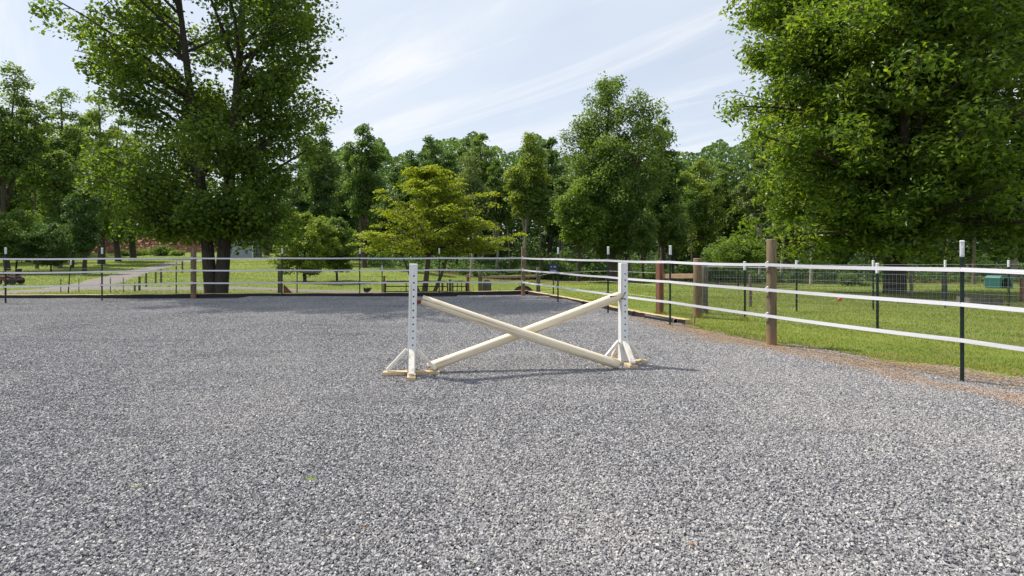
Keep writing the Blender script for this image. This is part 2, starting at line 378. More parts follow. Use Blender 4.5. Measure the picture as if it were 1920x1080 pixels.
col = ramp(t, n1, [(0.3, (0.11, 0.155, 0.030)), (0.55, (0.155, 0.20, 0.040)), (0.75, (0.21, 0.235, 0.055))])
col = mixc_(t, mrange(t, n2, 0.54, 0.70, 0, 0.75), col, (0.24, 0.165, 0.08))
col = mixc_(t, mrange(t, n3, 0.35, 0.7, 0, 0.4), col, (0.09, 0.125, 0.018))
# woodland floor: leaf litter past the mown edge
sp = nd(t, 'ShaderNodeSeparateXYZ'); t.links.new(P, sp.inputs[0])
wob = nd(t, 'ShaderNodeMath', operation='MULTIPLY_ADD'); t.links.new(noise(t, P, 0.12, 3, 0.5), wob.inputs[0]); wob.inputs[1].default_value = 16
t.links.new(sp.outputs[1], wob.inputs[2])
xs = nd(t, 'ShaderNodeMath', operation='MULTIPLY_ADD'); t.links.new(mrange(t, sp.outputs[0], -14, -6, 1, 0), xs.inputs[0]); xs.inputs[1].default_value = -60; t.links.new(wob.outputs[0], xs.inputs[2])
xs2 = nd(t, 'ShaderNodeMath', operation='MULTIPLY_ADD'); t.links.new(mrange(t, sp.outputs[0], 8, 28, 1, 0), xs2.inputs[0]); xs2.inputs[1].default_value = 0.0; t.links.new(xs.outputs[0], xs2.inputs[2])
litter = ramp(t, n3, [(0.3, (0.06, 0.04, 0.022)), (0.7, (0.16, 0.105, 0.06))])
col = mixc_(t, mrange(t, xs2.outputs[0], 55, 59, 0, 0.9), col, litter)
t.links.new(col, b.inputs['Base Color']); b.inputs['Roughness'].default_value = 0.9; b.inputs['Specular IOR Level'].default_value = 0.1
bump(t, b, n3, 0.6, 0.02); M['turf'] = m
tag(link('ground', gridmesh('ground', gx, gy, gz, m)), kind='structure')

# gravel arena: a dark bed with real stone chips over it
def stain(t, P):
    """tan straw and clay dust along the right edge: 0..1"""
    q = nd(t, 'ShaderNodeSeparateXYZ'); t.links.new(P, q.inputs[0])
    # line through (3.05,11.6) and (4.95,5.7)
    nx, ny = 0.952, 0.307
    dd = nd(t, 'ShaderNodeVectorMath', operation='DOT_PRODUCT'); t.links.new(P, dd.inputs[0]); dd.inputs[1].default_value = (nx, ny, 0)
    off = nd(t, 'ShaderNodeMath', operation='SUBTRACT'); t.links.new(dd.outputs['Value'], off.inputs[0]); off.inputs[1].default_value = nx * 3.72 + ny * 8.2
    w = nd(t, 'ShaderNodeMath', operation='MULTIPLY_ADD'); t.links.new(noise(t, P, 1.6, 7, 0.72), w.inputs[0]); w.inputs[1].default_value = 1.3; t.links.new(off.outputs[0], w.inputs[2])
    a = mrange(t, w.outputs[0], 0.22, 0.70, 0, 1); c = mrange(t, w.outputs[0], 0.66, 0.88, 1, 0.12)
    y = mrange(t, q.outputs[1], 11.9, 12.6, 1, 0.0)
    m1 = nd(t, 'ShaderNodeMath', operation='MULTIPLY'); t.links.new(a, m1.inputs[0]); t.links.new(c, m1.inputs[1])
    m2 = nd(t, 'ShaderNodeMath', operation='MULTIPLY'); t.links.new(m1.outputs[0], m2.inputs[0]); t.links.new(y, m2.inputs[1])
    return m2.outputs[0]
m, t, b, o = mat('gravel_bed'); g = nd(t, 'ShaderNodeNewGeometry'); P = g.outputs['Position']
n = noise(t, P, 70, 4, 0.7)
col = ramp(t, n, [(0.35, (0.03, 0.031, 0.034)), (0.65, (0.10, 0.10, 0.105))])
col = mixc_(t, stain(t, P), col, (0.26, 0.155, 0.085))
t.links.new(col, b.inputs['Base Color']); b.inputs['Roughness'].default_value = 0.9; bump(t, b, n, 0.8, 0.01); M['bed'] = m
def az(x, y): return vnoise(x, y, 2.1, 5) * 0.016 + vnoise(x, y, 1.0, 6) * 0.006 + np.exp(-((np.asarray(x) - 1.3) ** 2 / 2.2 + (np.asarray(y) - 16.6) ** 2 / 1.6)) * (0.02 + 0.03 * vnoise(x, y, 0.7, 15))
bx_ = axis([(-31, -12, 1.0), (-12, 10.4, 0.3)]); by_ = axis([(-8, 19.2, 0.3)])
X, Y = np.meshgrid(bx_, by_); Z = az(X, Y) - 0.006
sd = sdist(X, Y); Z = np.where(sd < -0.35, -1.0, Z)       # the bed dives under the turf beyond its edge
tag(link('arena_bed', gridmesh('arena_bed', X, Y, Z, M['bed'])), kind='structure')

m, t, b, o = mat('stone_chips'); g = nd(t, 'ShaderNodeNewGeometry'); P = g.outputs['Position']
col = ramp(t, g.outputs['Random Per Island'], [(0.0, (0.085, 0.088, 0.097)), (0.22, (0.165, 0.167, 0.180)), (0.5, (0.268, 0.268, 0.282)), (0.8, (0.355, 0.350, 0.356)), (0.97, (0.42, 0.405, 0.40)), (1.0, (0.55, 0.50, 0.45))])
col = mixc_(t, mrange(t, noise(t, P, 0.5, 3, 0.5), 0.38, 0.66, 0, 0.28), col, (0.42, 0.40, 0.39))
col = mixc_(t, mrange(t, noise(t, P, 1.3, 4, 0.6, (0.35, 1.0, 1)), 0.52, 0.72, 0, 0.35), col, (0.12, 0.12, 0.13))
st = nd(t, 'ShaderNodeMath', operation='MULTIPLY'); t.links.new(stain(t, P), st.inputs[0]); st.inputs[1].default_value = 0.55
col = mixc_(t, st.outputs[0], col, (0.36, 0.225, 0.125))
t.links.new(col, b.inputs['Base Color']); b.inputs['Roughness'].default_value = 0.85; b.inputs['Specular IOR Level'].default_value = 0.25; M['stone'] = m
def stones(rng, n, x0, x1, y0, y1, smin, smax, zmax):
    """angular flat chips: a squeezed, jittered box each"""
    base = np.array([(-1, -1, -1), (1, -1, -1), (1, 1, -1), (-1, 1, -1), (-1, -1, 1), (1, -1, 1), (1, 1, 1), (-1, 1, 1)], float)
    s = rng.uniform(smin, smax, (n, 1)) * np.ones((n, 3)); s *= rng.uniform([0.7, 0.42, 0.28], [1.35, 0.9, 0.75], (n, 3))
    v = base[None] * (0.5 * s[:, None, :]) * rng.uniform(0.5, 1.15, (n, 8, 3))
    a = rng.uniform(0, 2 * np.pi, n); tx = rng.normal(0, 0.55, n); ty = rng.normal(0, 0.55, n)
    def rot(v, ax, an):
        c = np.cos(an)[:, None]; s_ = np.sin(an)[:, None]; i, j = [(1, 2), (2, 0), (0, 1)][ax]
        w = v.copy(); w[..., i] = v[..., i] * c - v[..., j] * s_; w[..., j] = v[..., i] * s_ + v[..., j] * c; return w
    v = rot(rot(rot(v, 0, tx), 1, ty), 2, a)
    p = np.stack([rng.uniform(x0, x1, n), rng.uniform(y0, y1, n), rng.uniform(0.0, zmax, n)], -1)
    v = v + p[:, None]
    fb = np.array([(3, 2, 1, 0), (4, 5, 6, 7), (0, 1, 5, 4), (1, 2, 6, 5), (2, 3, 7, 6), (3, 0, 4, 7)])
    f = fb[None] + (np.arange(n) * 8)[:, None, None]
    return v.reshape(-1, 3), f.reshape(-1)
TS = 0.7
tiles = bpy.data.collections.new('stone_tiles')
for k in range(5):
    rng = np.random.default_rng(100 + k)
    v, f = stones(rng, 9000, -TS * 0.52, TS * 0.52, -TS * 0.52, TS * 0.52, 0.0085, 0.0195, 0.014)
    tiles.objects.link(bpy.data.objects.new('stone_tile', npmesh('stone_tile', v, f, 4, M['stone'])))
def scatter(name, pts, rots, idx, coll):
    me = bpy.data.meshes.new(name); me.vertices.add(len(pts)); me.vertices.foreach_set('co', np.asarray(pts, np.float32).ravel())
    a = me.attributes.new('rot', 'FLOAT_VECTOR', 'POINT'); a.data.foreach_set('vector', np.asarray(rots, np.float32).ravel())
    a = me.attributes.new('idx', 'INT', 'POINT'); a.data.foreach_set('value', np.asarray(idx, np.int32))
    o = link(name, me); ng = bpy.data.node_groups.new(name, 'GeometryNodeTree')
    ng.interface.new_socket('Geometry', in_out='INPUT', socket_type='NodeSocketGeometry'); ng.interface.new_socket('Geometry', in_out='OUTPUT', socket_type='NodeSocketGeometry')
    i_ = ng.nodes.new('NodeGroupInput'); o_ = ng.nodes.new('NodeGroupOutput'); ci = ng.nodes.new('GeometryNodeCollectionInfo')
    ci.inputs['Collection'].default_value = coll; ci.inputs['Separate Children'].default_value = True; ci.inputs['Reset Children'].default_value = True
    ip = ng.nodes.new('GeometryNodeInstanceOnPoints'); ip.inputs['Pick Instance'].default_value = True
    ra = ng.nodes.new('GeometryNodeInputNamedAttribute'); ra.data_type = 'FLOAT_VECTOR'; ra.inputs['Name'].default_value = 'rot'
    ia = ng.nodes.new('GeometryNodeInputNamedAttribute'); ia.data_type = 'INT'; ia.inputs['Name'].default_value = 'idx'
    L = ng.links.new
    L(i_.outputs[0], ip.inputs['Points']); L(ci.outputs[0], ip.inputs['Instance']); L(ra.outputs['Attribute'], ip.inputs['Rotation']); L(ia.outputs['Attribute'], ip.inputs['Instance Index'])
    L(ip.outputs[0], o_.inputs[0]); md = o.modifiers.new('scatter', 'NODES'); md.node_group = ng
    return o
rng = np.random.default_rng(5)
cx, cy = np.meshgrid(np.arange(-22, 10, TS), np.arange(-1.5, 19, TS)); cx = cx.ravel() + TS / 2; cy = cy.ravel() + TS / 2
s = sdist(cx, cy); keep = (s > -0.12) & (np.abs(cx) < cy * 1.05 + 4)
keep &= ~((s < 0.30) & (cy > 16)) | (s > 0.30)
cx, cy = cx[keep], cy[keep]
rt = np.zeros((len(cx), 3)); e_ = 0.2
for i in range(len(cx)):
    gx_ = (az(cx[i] + e_, cy[i]) - az(cx[i] - e_, cy[i])) / (2 * e_); gy_ = (az(cx[i], cy[i] + e_) - az(cx[i], cy[i] - e_)) / (2 * e_)
    tl = Vector((0, 0, 1)).rotation_difference(Vector((-gx_, -gy_, 1)).normalized()).to_matrix()
    rt[i] = (tl @ Matrix.Rotation(int(rng.integers(0, 4)) * math.pi / 2, 3, 'Z')).to_euler()
tag(scatter('gravel', np.stack([cx, cy, az(cx, cy)], -1), rt, rng.integers(0, 5, len(cx)), tiles),
    'loose grey crushed stone chips covering the riding arena', 'gravel', kind='stuff')

# ------------------------------------------------------------------ driveway ribbons
m, t, b, o = mat('drive_gravel'); g = nd(t, 'ShaderNodeNewGeometry'); n = noise(t, g.outputs['Position'], 6, 6, 0.75)
col = ramp(t, n, [(0.3, (0.10, 0.088, 0.078)), (0.7, (0.20, 0.175, 0.155))])
t.links.new(col, b.inputs['Base Color']); b.inputs['Roughness'].default_value = 0.9; bump(t, b, n, 0.5, 0.02); M['drive'] = m
ROADS = []
def ribbon(name, pts, w, lift):
    P_ = [hit(*p) for p in pts]; P_ = np.array(P_); q = []
    for i in range(len(P_) - 1):
        for k in np.linspace(0, 1, 9)[:-1]: q.append(P_[i] * (1 - k) + P_[i + 1] * k)
    q.append(P_[-1]); q = np.array(q)
    for _ in range(6): q[1:-1] = (q[:-2] + 2 * q[1:-1] + q[2:]) / 4
    d = np.gradient(q, axis=0); d /= np.linalg.norm(d, axis=1)[:, None]; nn = np.stack([-d[:, 1], d[:, 0]], -1)
    e = vnoise(q[:, 0], q[:, 1], 1.5, 8)[:, None] * 0.15
    cols = np.linspace(-1, 1, 7)
    X = np.stack([(q + nn * (w / 2 * c + e))[:, 0] for c in cols], 1); Y = np.stack([(q + nn * (w / 2 * c + e))[:, 1] for c in cols], 1)
    Z = terr(X, Y) + lift; Z[:, 0] -= 0.05; Z[:, -1] -= 0.05
    ROADS.append((q, w)); tag(link(name, gridmesh(name, X, Y, Z, M['drive'])), kind='structure')
ribbon('driveway', [(-500, 560), (-200, 555), (0, 550), (110, 545), (180, 533), (225, 519), (285, 503), (345, 491), (400, 487), (480, 486), (580, 489)], 2.0, 0.035)
ribbon('path', [(165, 541), (300, 543), (500, 544), (640, 548.5), (760, 552)], 1.5, 0.05)
def on_road(x, y):
    r = np.zeros(x.shape, bool)
    for q, w in ROADS:
        for p in q[::3]: r |= np.hypot(x - p[0], y - p[1]) < w * 0.5
    return r

# ------------------------------------------------------------------ grass blades
M['grass'] = leafmat('grass_blades', (0.150, 0.195, 0.036), (0.320, 0.350, 0.085), 0.36, (1.3, 1.3, 0.6), 0.6, (0.36, 0.29, 0.14))
M['straw'] = leafmat('straw_bits', (0.24, 0.165, 0.09), (0.42, 0.32, 0.19), 0.2, (1, 1, 1), 0.8)
def blades(rng, x, y, z, h, w, bend=0.5):
    n = len(x); a = rng.uniform(0, 2 * np.pi, n); l = rng.uniform(0, 2 * np.pi, n)
    wx = np.cos(a) * w / 2; wy = np.sin(a) * w / 2; k = rng.uniform(0.1, bend, n) * h
    ox = np.cos(l) * k; oy = np.sin(l) * k
    v = np.stack([np.stack([x - wx, y - wy, z], -1), np.stack([x + wx, y + wy, z], -1),
                  np.stack([x + wx * .7 + ox * .35, y + wy * .7 + oy * .35, z + h * .6], -1), np.stack([x - wx * .7 + ox * .35, y - wy * .7 + oy * .35, z + h * .6], -1),
                  np.stack([x + ox, y + oy, z + h], -1)], 1)
    base = (np.arange(n) * 5)[:, None]
    f = np.concatenate([base + np.array([[0, 1, 2, 3]]), base + np.array([[3, 2, 4]])], 1).ravel()
    return v.reshape(-1, 3), f, np.tile([4, 3], n)
rng = np.random.default_rng(11)
def grass(name, label, n, D0, D1, px0, px1, h0, w0, grow):
    D = D0 * (D1 / D0) ** rng.uniform(0, 1, n)
    px = rng.uniform(px0, px1, n); x = (px - 960) / F * D; y = D
    s = sdist(x, y) + vnoise(x, y, 0.7, 3) * 0.10 + vnoise(x, y, 0.18, 9) * 0.05
    patch = 1.2 * vnoise(x, y, 0.9, 12) + vnoise(x, y, 0.25, 13) * 0.8
    k = (s < -0.03) & (rng.uniform(-1.3, 1.0, n) < patch + 0.9) & ~on_road(x, y)
    lit = (D > 53 + vnoise(x, y, 6, 4) * 3) & (x > -13); k &= ~lit
    x, y, D, s = x[k], y[k], D[k], s[k]; m_ = len(x)
    h = (h0 + grow * D) * rng.uniform(0.5, 1.3, m_) * (1 + 0.9 * np.exp(s * 6) * (D < 12)); w = w0 * D * rng.uniform(0.6, 1.3, m_)
    v, f, nv = blades(rng, x, y, terr(x, y) - 0.004, h, w, 0.9)
    tag(link(name, npmesh(name, v, f, nv, M['grass'])), label, 'grass', kind='stuff')
grass('grass', 'short bright green mown grass beside the right fence', 260000, 3.4, 20, 1240, 2500, 0.028, 0.0010, 0.0004)
grass('field_grass', 'mown yellow green grass of the fields behind the arena', 230000, 14, 75, -500, 2400, 0.02, 0.0011, 0.0007)
# dry straw bits along the right edge
n = 14000; tt = rng.uniform(0, 1, n); ex = np.interp(tt, np.linspace(0, 1, len(EDGE_R)), [p[0] for p in EDGE_R]); ey = np.interp(tt, np.linspace(0, 1, len(EDGE_R)), [p[1] for p in EDGE_R])
off = rng.normal(-0.35, 0.28, n); x = ex + off; y = ey + rng.normal(0, 0.1, n)
a = rng.uniform(0, np.pi, n); L_ = rng.uniform(0.02, 0.07, n); wz = rng.uniform(0.0015, 0.003, n)
z = np.maximum(terr(x, y), az(x, y) + 0.012) + rng.uniform(0.004, 0.012, n)
dx, dy = np.cos(a) * L_, np.sin(a) * L_; nx_, ny_ = -np.sin(a) * wz, np.cos(a) * wz; dz = rng.normal(0, 0.006, n)
v = np.stack([np.stack([x - nx_, y - ny_, z], -1), np.stack([x + nx_, y + ny_, z], -1), np.stack([x + nx_ + dx, y + ny_ + dy, z + dz], -1), np.stack([x - nx_ + dx, y - ny_ + dy, z + dz], -1)], 1)
tag(link('straw', npmesh('straw', v.reshape(-1, 3), np.arange(n * 4), 4, M['straw'])), 'scattered tan straw along the gravel edge by the right fence', 'straw', kind='stuff')

# ------------------------------------------------------------------ timber edging
def edging(name, pts, label, w, h, strip):
    c = pts[len(pts) // 2]; root = empty(name, (pts[0][0], pts[0][1], 0)); o3 = Vector((pts[0][0], pts[0][1], 0))
    for i in range(len(pts) - 1):
        a = Vector((pts[i][0], pts[i][1], 0)) - o3; b = Vector((pts[i + 1][0], pts[i + 1][1], 0)) - o3
        d = (b - a).normalized(); nn = Vector((-d.y, d.x, 0))
        if i: a = a + d * 0.003
        mb = MB(); c0 = (a + b) / 2 + nn * (w / 2); L = (b - a).length
        R = Matrix((nn, Vector((0, 0, 1)), d)).transposed()      # local z along the timber so the grain runs with it
        if R.determinant() < 0: R = Matrix((-nn, Vector((0, 0, 1)), d)).transposed()
        ob = None
        mb.box((0, 0, 0), (w, h + 0.12, L - 0.003), bev=0.006)
        ob = mb.build('timber', M['timber'], root)
        mw = Matrix.Translation(c0 + Vector((0, 0, (h - 0.12) / 2))) @ R.to_4x4(); ob.matrix_local = mw
        if strip:  # thin black strip along the arena face of each timber
            ml = MB(); k = 10
            for q in range(k):
                p0 = a + (b - a) * (q / k) - nn * 0.008; p1 = a + (b - a) * ((q + 1) / k) - nn * 0.008
                t0 = h * (0.90 + 0.07 * math.sin(q * 1.7 + i)); t1 = h * (0.90 + 0.07 * math.sin((q + 1) * 1.7 + i))
                v = [p0 + Vector((0, 0, -0.05)), p1 + Vector((0, 0, -0.05)), p1 + Vector((0, 0, t1)), p0 + Vector((0, 0, t0))]
                v += [p + nn * 0.005 for p in v]
                ml.add(v, [(0, 1, 2, 3), (7, 6, 5, 4), (3, 2, 6, 7), (0, 4, 5, 1)])
            ml.build('strip', M['strip'], root)
    return tag(root, label, 'edging')
edging('timber_edging', BOARD_B, 'long low timber edge with black liner along the back of the arena', 0.10, 0.12, True)
edging('timber_edging', BOARD_R, 'low tan timber edge running from corner post to the drain pipe', 0.13, 0.10, True)
# drain pipe end beside the end of the right timber
px_, py_ = G(1268, 607); d = (Vector(BOARD_R[-1]) - Vector(BOARD_R[-2])).normalized(); d3 = Vector((d.x, d.y, 0)); root = empty('drain_pipe', (px_, py_, 0))
tag(root, 'black corrugated drain pipe end poking out beside the timber edge', 'pipe')
mb = MB(); pts = []; rr = []
for k in range(60): pts.append(d3 * (-0.9 + 0.9 * k / 59) + Vector((-0.02, 0, 0.045))); rr.append(0.050 + (0.004 if k % 2 else 0))
mb.tube(pts, rr, 14, caps=False); mb.tube(pts[::-1], [0.043] * 60, 14, caps=False); mb.build('pipe', M['pipe'], root, smooth=True)
mb = MB(); mb.tube([pts[-1], pts[-1] + d3 * 0.012], [0.056, 0.056], 16, caps=False); mb.tube([pts[-1] + d3 * 0.012, pts[-1]], [0.044, 0.044], 16, caps=False)
mb.build('rim', M['pipe_rim'], root)
sx, sy = G(1301, 612); mb = MB(); mb.beam((0, 0, -0.05), (0.012, 0.0, 0.15), 0.03, 0.03, bev=0.004, up=(0, 1, 0))
tag(mb.build('wooden_stake', M['rail'], None, (sx, sy, 0.02)), 'short wooden stake driven in past the timber edge end', 'stake')

# ------------------------------------------------------------------ fence kit
def round_post_mesh(name, r, h, m, n=14, seed=0):
    rg = random.Random(seed); mb = MB(); prof = [(r * 1.02, -0.25), (r * 1.02, 0.05), (r, h * 0.3), (r * 0.99, h * 0.6), (r * 0.98, h - 0.012), (r * 0.9, h)]
    mb.lathe((0, 0, 0), prof, n); me = mb.mesh(name, m)
    for v in me.vertices:
        k = 1 + 0.03 * math.sin(math.atan2(v.co.y, v.co.x) * 3 + seed); v.co.x *= k; v.co.y *= k
        if v.co.z > h * 0.9: v.co.z += v.co.x * rg.uniform(-0.05, 0.05)
    for p in me.polygons: p.use_smooth = len(p.vertices) == 4
    return me
def tpost_mesh(h, name='t_post'):
    mb = MB(); mb.box((0, 0, h / 2 - 0.15), (0.036, 0.006, h + 0.3)); mb.box((0, 0.0195, h / 2 - 0.15), (0.006, 0.033, h + 0.3))
    z = 0.10
    while z < h - 0.06: mb.box((0, -0.0065, z), (0.012, 0.007, 0.022)); z += 0.054
    return mb.mesh(name, M['tpost'])
def cap_mesh():
    mb = MB(); mb.box((0, 0.012, -0.07), (0.040, 0.044, 0.16), bev=0.006); mb.box((0, 0.012, 0.012), (0.047, 0.050, 0.026), bev=0.008); mb.box((0, -0.0125, -0.09), (0.018, 0.006, 0.09), bev=0.002)
    return mb.mesh('cap', M['cap'])
def clip_mesh():
    mb = MB(); mb.box((0, -0.012, 0), (0.040, 0.016, 0.072), bev=0.004); mb.box((-0.012, -0.030, 0.038), (0.012, 0.028, 0.008)); mb.box((-0.012, -0.030, -0.038), (0.012, 0.028, 0.008)); mb.box((-0.012, -0.043, 0), (0.012, 0.006, 0.084), bev=0.002)
    return mb.mesh('clip', M['clip'])
def wclip_mesh(r):
    mb = MB(); mb.box((0, -r - 0.008, 0), (0.030, 0.012, 0.10), bev=0.003); mb.box((0, -r - 0.026, 0.034), (0.022, 0.028, 0.008)); mb.box((0, -r - 0.026, -0.034), (0.022, 0.028, 0.008)); mb.box((0, -r - 0.040, 0.022), (0.020, 0.005, 0.030), bev=0.001); mb.box((0, -r - 0.040, -0.022), (0.020, 0.005, 0.030), bev=0.001)
    return mb.mesh('insulator', M['cap'])
TAPE_Z = (1.19, 0.825, 0.45)
TP = tpost_mesh(1.42); CAPM = cap_mesh(); CLIPM = clip_mesh()
def place_tpost(root, x, y, face, hs=TAPE_Z, z=0.0, caps=True, lean=0.0, me=TP, top=1.47):
    o3 = root.location; p = link('t_post', me, root, (x - o3[0], y - o3[1], z - o3[2])); p.rotation_euler = (0, lean, face)
    if caps: link('post_cap', CAPM, p, (0, 0, top))
    for h in hs: link('tape_clip', CLIPM, p, (0, 0, h))
    return p
def place_wood(root, x, y, face, r=0.065, h=1.5, m='post', hs=TAPE_Z, z=0.0, seed=0, name='wooden_post'):
    o3 = root.location; p = link(name, round_post_mesh(name, r, h, M[m], seed=seed), root, (x - o3[0], y - o3[1], z - o3[2])); p.rotation_euler = (0, 0, face)
    for q in hs: link('insulator', wclip_mesh(r), p, (0, 0, q))
    return p
def tape(root, pts, z, w=0.043, sag=0.011, seed=0):
    """flat woven band hung from post to post; pts in world xy"""
    rg = random.Random(seed); mb = MB(); o3 = root.location; v = []; f = []; th = 0.0012
    q = []
    for i in range(len(pts) - 1):
        sg_ = sag * rg.uniform(0.3, 1.3)
        for k in range(8):
            s_ = k / 8; q.append((pts[i][0] * (1 - s_) + pts[i + 1][0] * s_, pts[i][1] * (1 - s_) + pts[i + 1][1] * s_, z - 4 * sg_ * s_ * (1 - s_)))
    q.append((pts[-1][0], pts[-1][1], z))
    for i, p in enumerate(q):
        a = Vector(q[max(0, i - 1)]); b = Vector(q[min(len(q) - 1, i + 1)]); d = (b - a); d.z = 0; d.normalize(); nn = Vector((-d.y, d.x, 0))
        tw = 0.10 * math.sin(i * 0.37 + seed); c = Vector(p) - o3; up = Vector((0, 0, w / 2)) + nn * (w / 2 * tw)
        v += [c - up - nn * th, c + up - nn * th, c + up + nn * th, c - up + nn * th]
    for i in range(len(q) - 1):
        for k in range(4): j = (k + 1) % 4; f.append((i * 4 + k, i * 4 + 4 + k, i * 4 + 4 + j, i * 4 + j))
    mb.add(v, f); return mb.build('fence_tape', M['tape'], root)

corner = G(981, 556)
back_posts = [(G(-400, 575), 't'), (G(-190, 572), 't'), (G(10, 569.5), 't'), (G(191, 564.5), 't'), (G(363, 558.3), 'w'), (G(529, 557.3), 't'), (G(674.5, 557.5), 't'), (G(823.5, 556), 't')]
fb = empty('tape_fence', (corner[0], corner[1], 0))
tag(fb, 'white electric tape fence along the back of the arena, ending at the corner post', 'fence', 'white tape fences round the arena')
for (p, k) in back_posts:
    if k == 't': place_tpost(fb, p[0], p[1], 0.03)
    else: place_wood(fb, p[0], p[1], 0, 0.078, 1.50, 'post', seed=3)
place_wood(fb, corner[0], corner[1], 0.0, 0.062, 1.52, 'post', hs=(), seed=5)
bp = [(p[0], p[1] - (0.043 if k == 't' else 0.12)) for p, k in back_posts] + [(corner[0] - 0.03, corner[1] - 0.085)]
for i, z in enumerate(TAPE_Z): tape(fb, bp, z, seed=i)
for q in TAPE_Z: link('insulator', wclip_mesh(0.062), fb, (-0.02, 0, q))
right_posts = [(G(1046, 569), 't'), (G(1140, 589), 't'), (G(1256.5, 611.5), 't'), (G(1447, 649), 'w'), (G(1804, 717.5), 't'), ((5.66, 3.3), 't'), ((6.5, 1.0), 't')]
fr = empty('tape_fence', (right_posts[3][0][0], right_posts[3][0][1], 0))
tag(fr, 'white electric tape fence running from the corner post towards the viewer on the right', 'fence', 'white tape fences round the arena')
dv = Vector(right_posts[4][0]) - Vector(corner); fa = math.atan2(dv.y, dv.x)
for (p, k) in right_posts:
    if k == 't': place_tpost(fr, p[0], p[1], fa + 0.55)
    else: place_wood(fr, p[0], p[1], fa, 0.070, 1.56, 'post', seed=8)
nn = Vector((dv.y, -dv.x)).normalized()
nn = nn if nn.x < 0 else -nn
rp = [(corner[0] - 0.02, corner[1] - 0.085)] + [(p[0] + nn.x * (0.043 if k == 't' else 0.112), p[1] + nn.y * (0.043 if k == 't' else 0.112) - 0.01) for p, k in right_posts]
for i, z in enumerate(TAPE_Z): tape(fr, rp, z, seed=i + 5)

def wires(root, pts, zs, r=0.0015, m='wire', name='strand', vert=None, vr=0.0012):
    """horizontal strands at heights zs above the ground, optional verticals every 'vert' metres, as one mesh"""
    mb = MB(); o3 = root.location
    gz_ = [T(x, y) for x, y in pts]
    for z in zs:
        for i in range(len(pts) - 1):
            mb.tube([Vector((pts[i][0], pts[i][1], gz_[i] + z)) - o3, Vector((pts[i + 1][0], pts[i + 1][1], gz_[i + 1] + z)) - o3], r, 3, caps=False)
    if vert:
        for i in range(len(pts) - 1):
            a = Vector((pts[i][0], pts[i][1], gz_[i])); b = Vector((pts[i + 1][0], pts[i + 1][1], gz_[i + 1])); n = int((b - a).length / vert)
            for k in range(n):
                p = a + (b - a) * (k / n) - o3; mb.tube([p + Vector((0, 0, min(zs))), p + Vector((0, 0, max(zs)))], vr, 3, caps=False)
    return mb.build(name, M[m], root)
MESH_Z = [0.02, 0.1, 0.2, 0.3, 0.4, 0.5, 0.6, 0.72, 0.84, 0.98]
TPS = tpost_mesh(1.10); 
def ground_tpost(root, p, h=1.12, caps=True, lean=0.0):
    return place_tpost(root, p[0], p[1], 0.2, (), T(*p), caps, lean, TPS, 1.14)
# near run of the wire mesh paddock
A = G(1308, 598); wf = empty('wire_fence', (A[0], A[1], 0))
tag(wf, 'green posted wire mesh fence on the grass nearest the right tape fence', 'fence', 'wire mesh fences on the grass')
place_wood(wf, A[0], A[1], 0, 0.088, 1.22, 'post', (), T(*A), 11)
near = [A, G(1397, 604), G(1646, 627), (7.62, 7.85), (9.15, 6.2), (10.7, 4.6)]
for p in near[1:]: ground_tpost(wf, p)
wires(wf, near, MESH_Z, 0.0016, 'wire', 'wire_mesh', 0.052, 0.0013)
wires(wf, near, [1.05], 0.004, 'wire_white', 'top_wire')
rgt = np.random.default_rng(77); pc = [A, Cq_ if False else G(1321, 590), G(1237, 589)] + near[1:5]; tx_ = []; ty_ = []
for p in pc:
    k_ = 170; a_ = rgt.uniform(0, 6.28, k_); r_ = np.abs(rgt.normal(0, 0.09, k_)) + 0.03; tx_.append(p[0] + np.cos(a_) * r_); ty_.append(p[1] + np.sin(a_) * r_)
tx_ = np.concatenate(tx_); ty_ = np.concatenate(ty_); v, f, nv = blades(rgt, tx_, ty_, terr(tx_, ty_) - 0.004, rgt.uniform(0.04, 0.13, len(tx_)), rgt.uniform(0.004, 0.009, len(tx_)), 0.7)
tag(link('grass_tufts', npmesh('grass_tufts', v, f, nv, M['grass'])), 'longer grass tufts round the feet of the paddock posts', 'grass', kind='stuff')
# brace of a square red post, a rail and the round post
Bq = G(1237, 589); br = link('square_post', None, wf) if False else None
mb = MB(); mb.box((0, 0, 0.46), (0.13, 0.13, 1.44), rz=0.5, bev=0.008); p = mb.build('square_post', M['post_red'], wf, Vector((Bq[0], Bq[1], T(*Bq))) - wf.location)
mb = MB(); mb.beam((Bq[0] + 0.06 - A[0], Bq[1] - 0.05 - A[1], 0.84), (-0.06, 0.05, 0.88), 0.05, 0.10, bev=0.006); mb.build('rail', M['rail'], wf)
# wire mesh run joining the two brace posts
wires(wf, [Bq, A], MESH_Z[:-1], 0.0015, 'wire', 'wire_mesh', 0.052, 0.0012)
mb = MB(); mb.tube([Vector((Bq[0], Bq[1], 0.1)) - wf.location, Vector((-0.02, 0, 0.95))], 0.004, 4); mb.build('brace_wire', M['wire'], wf)
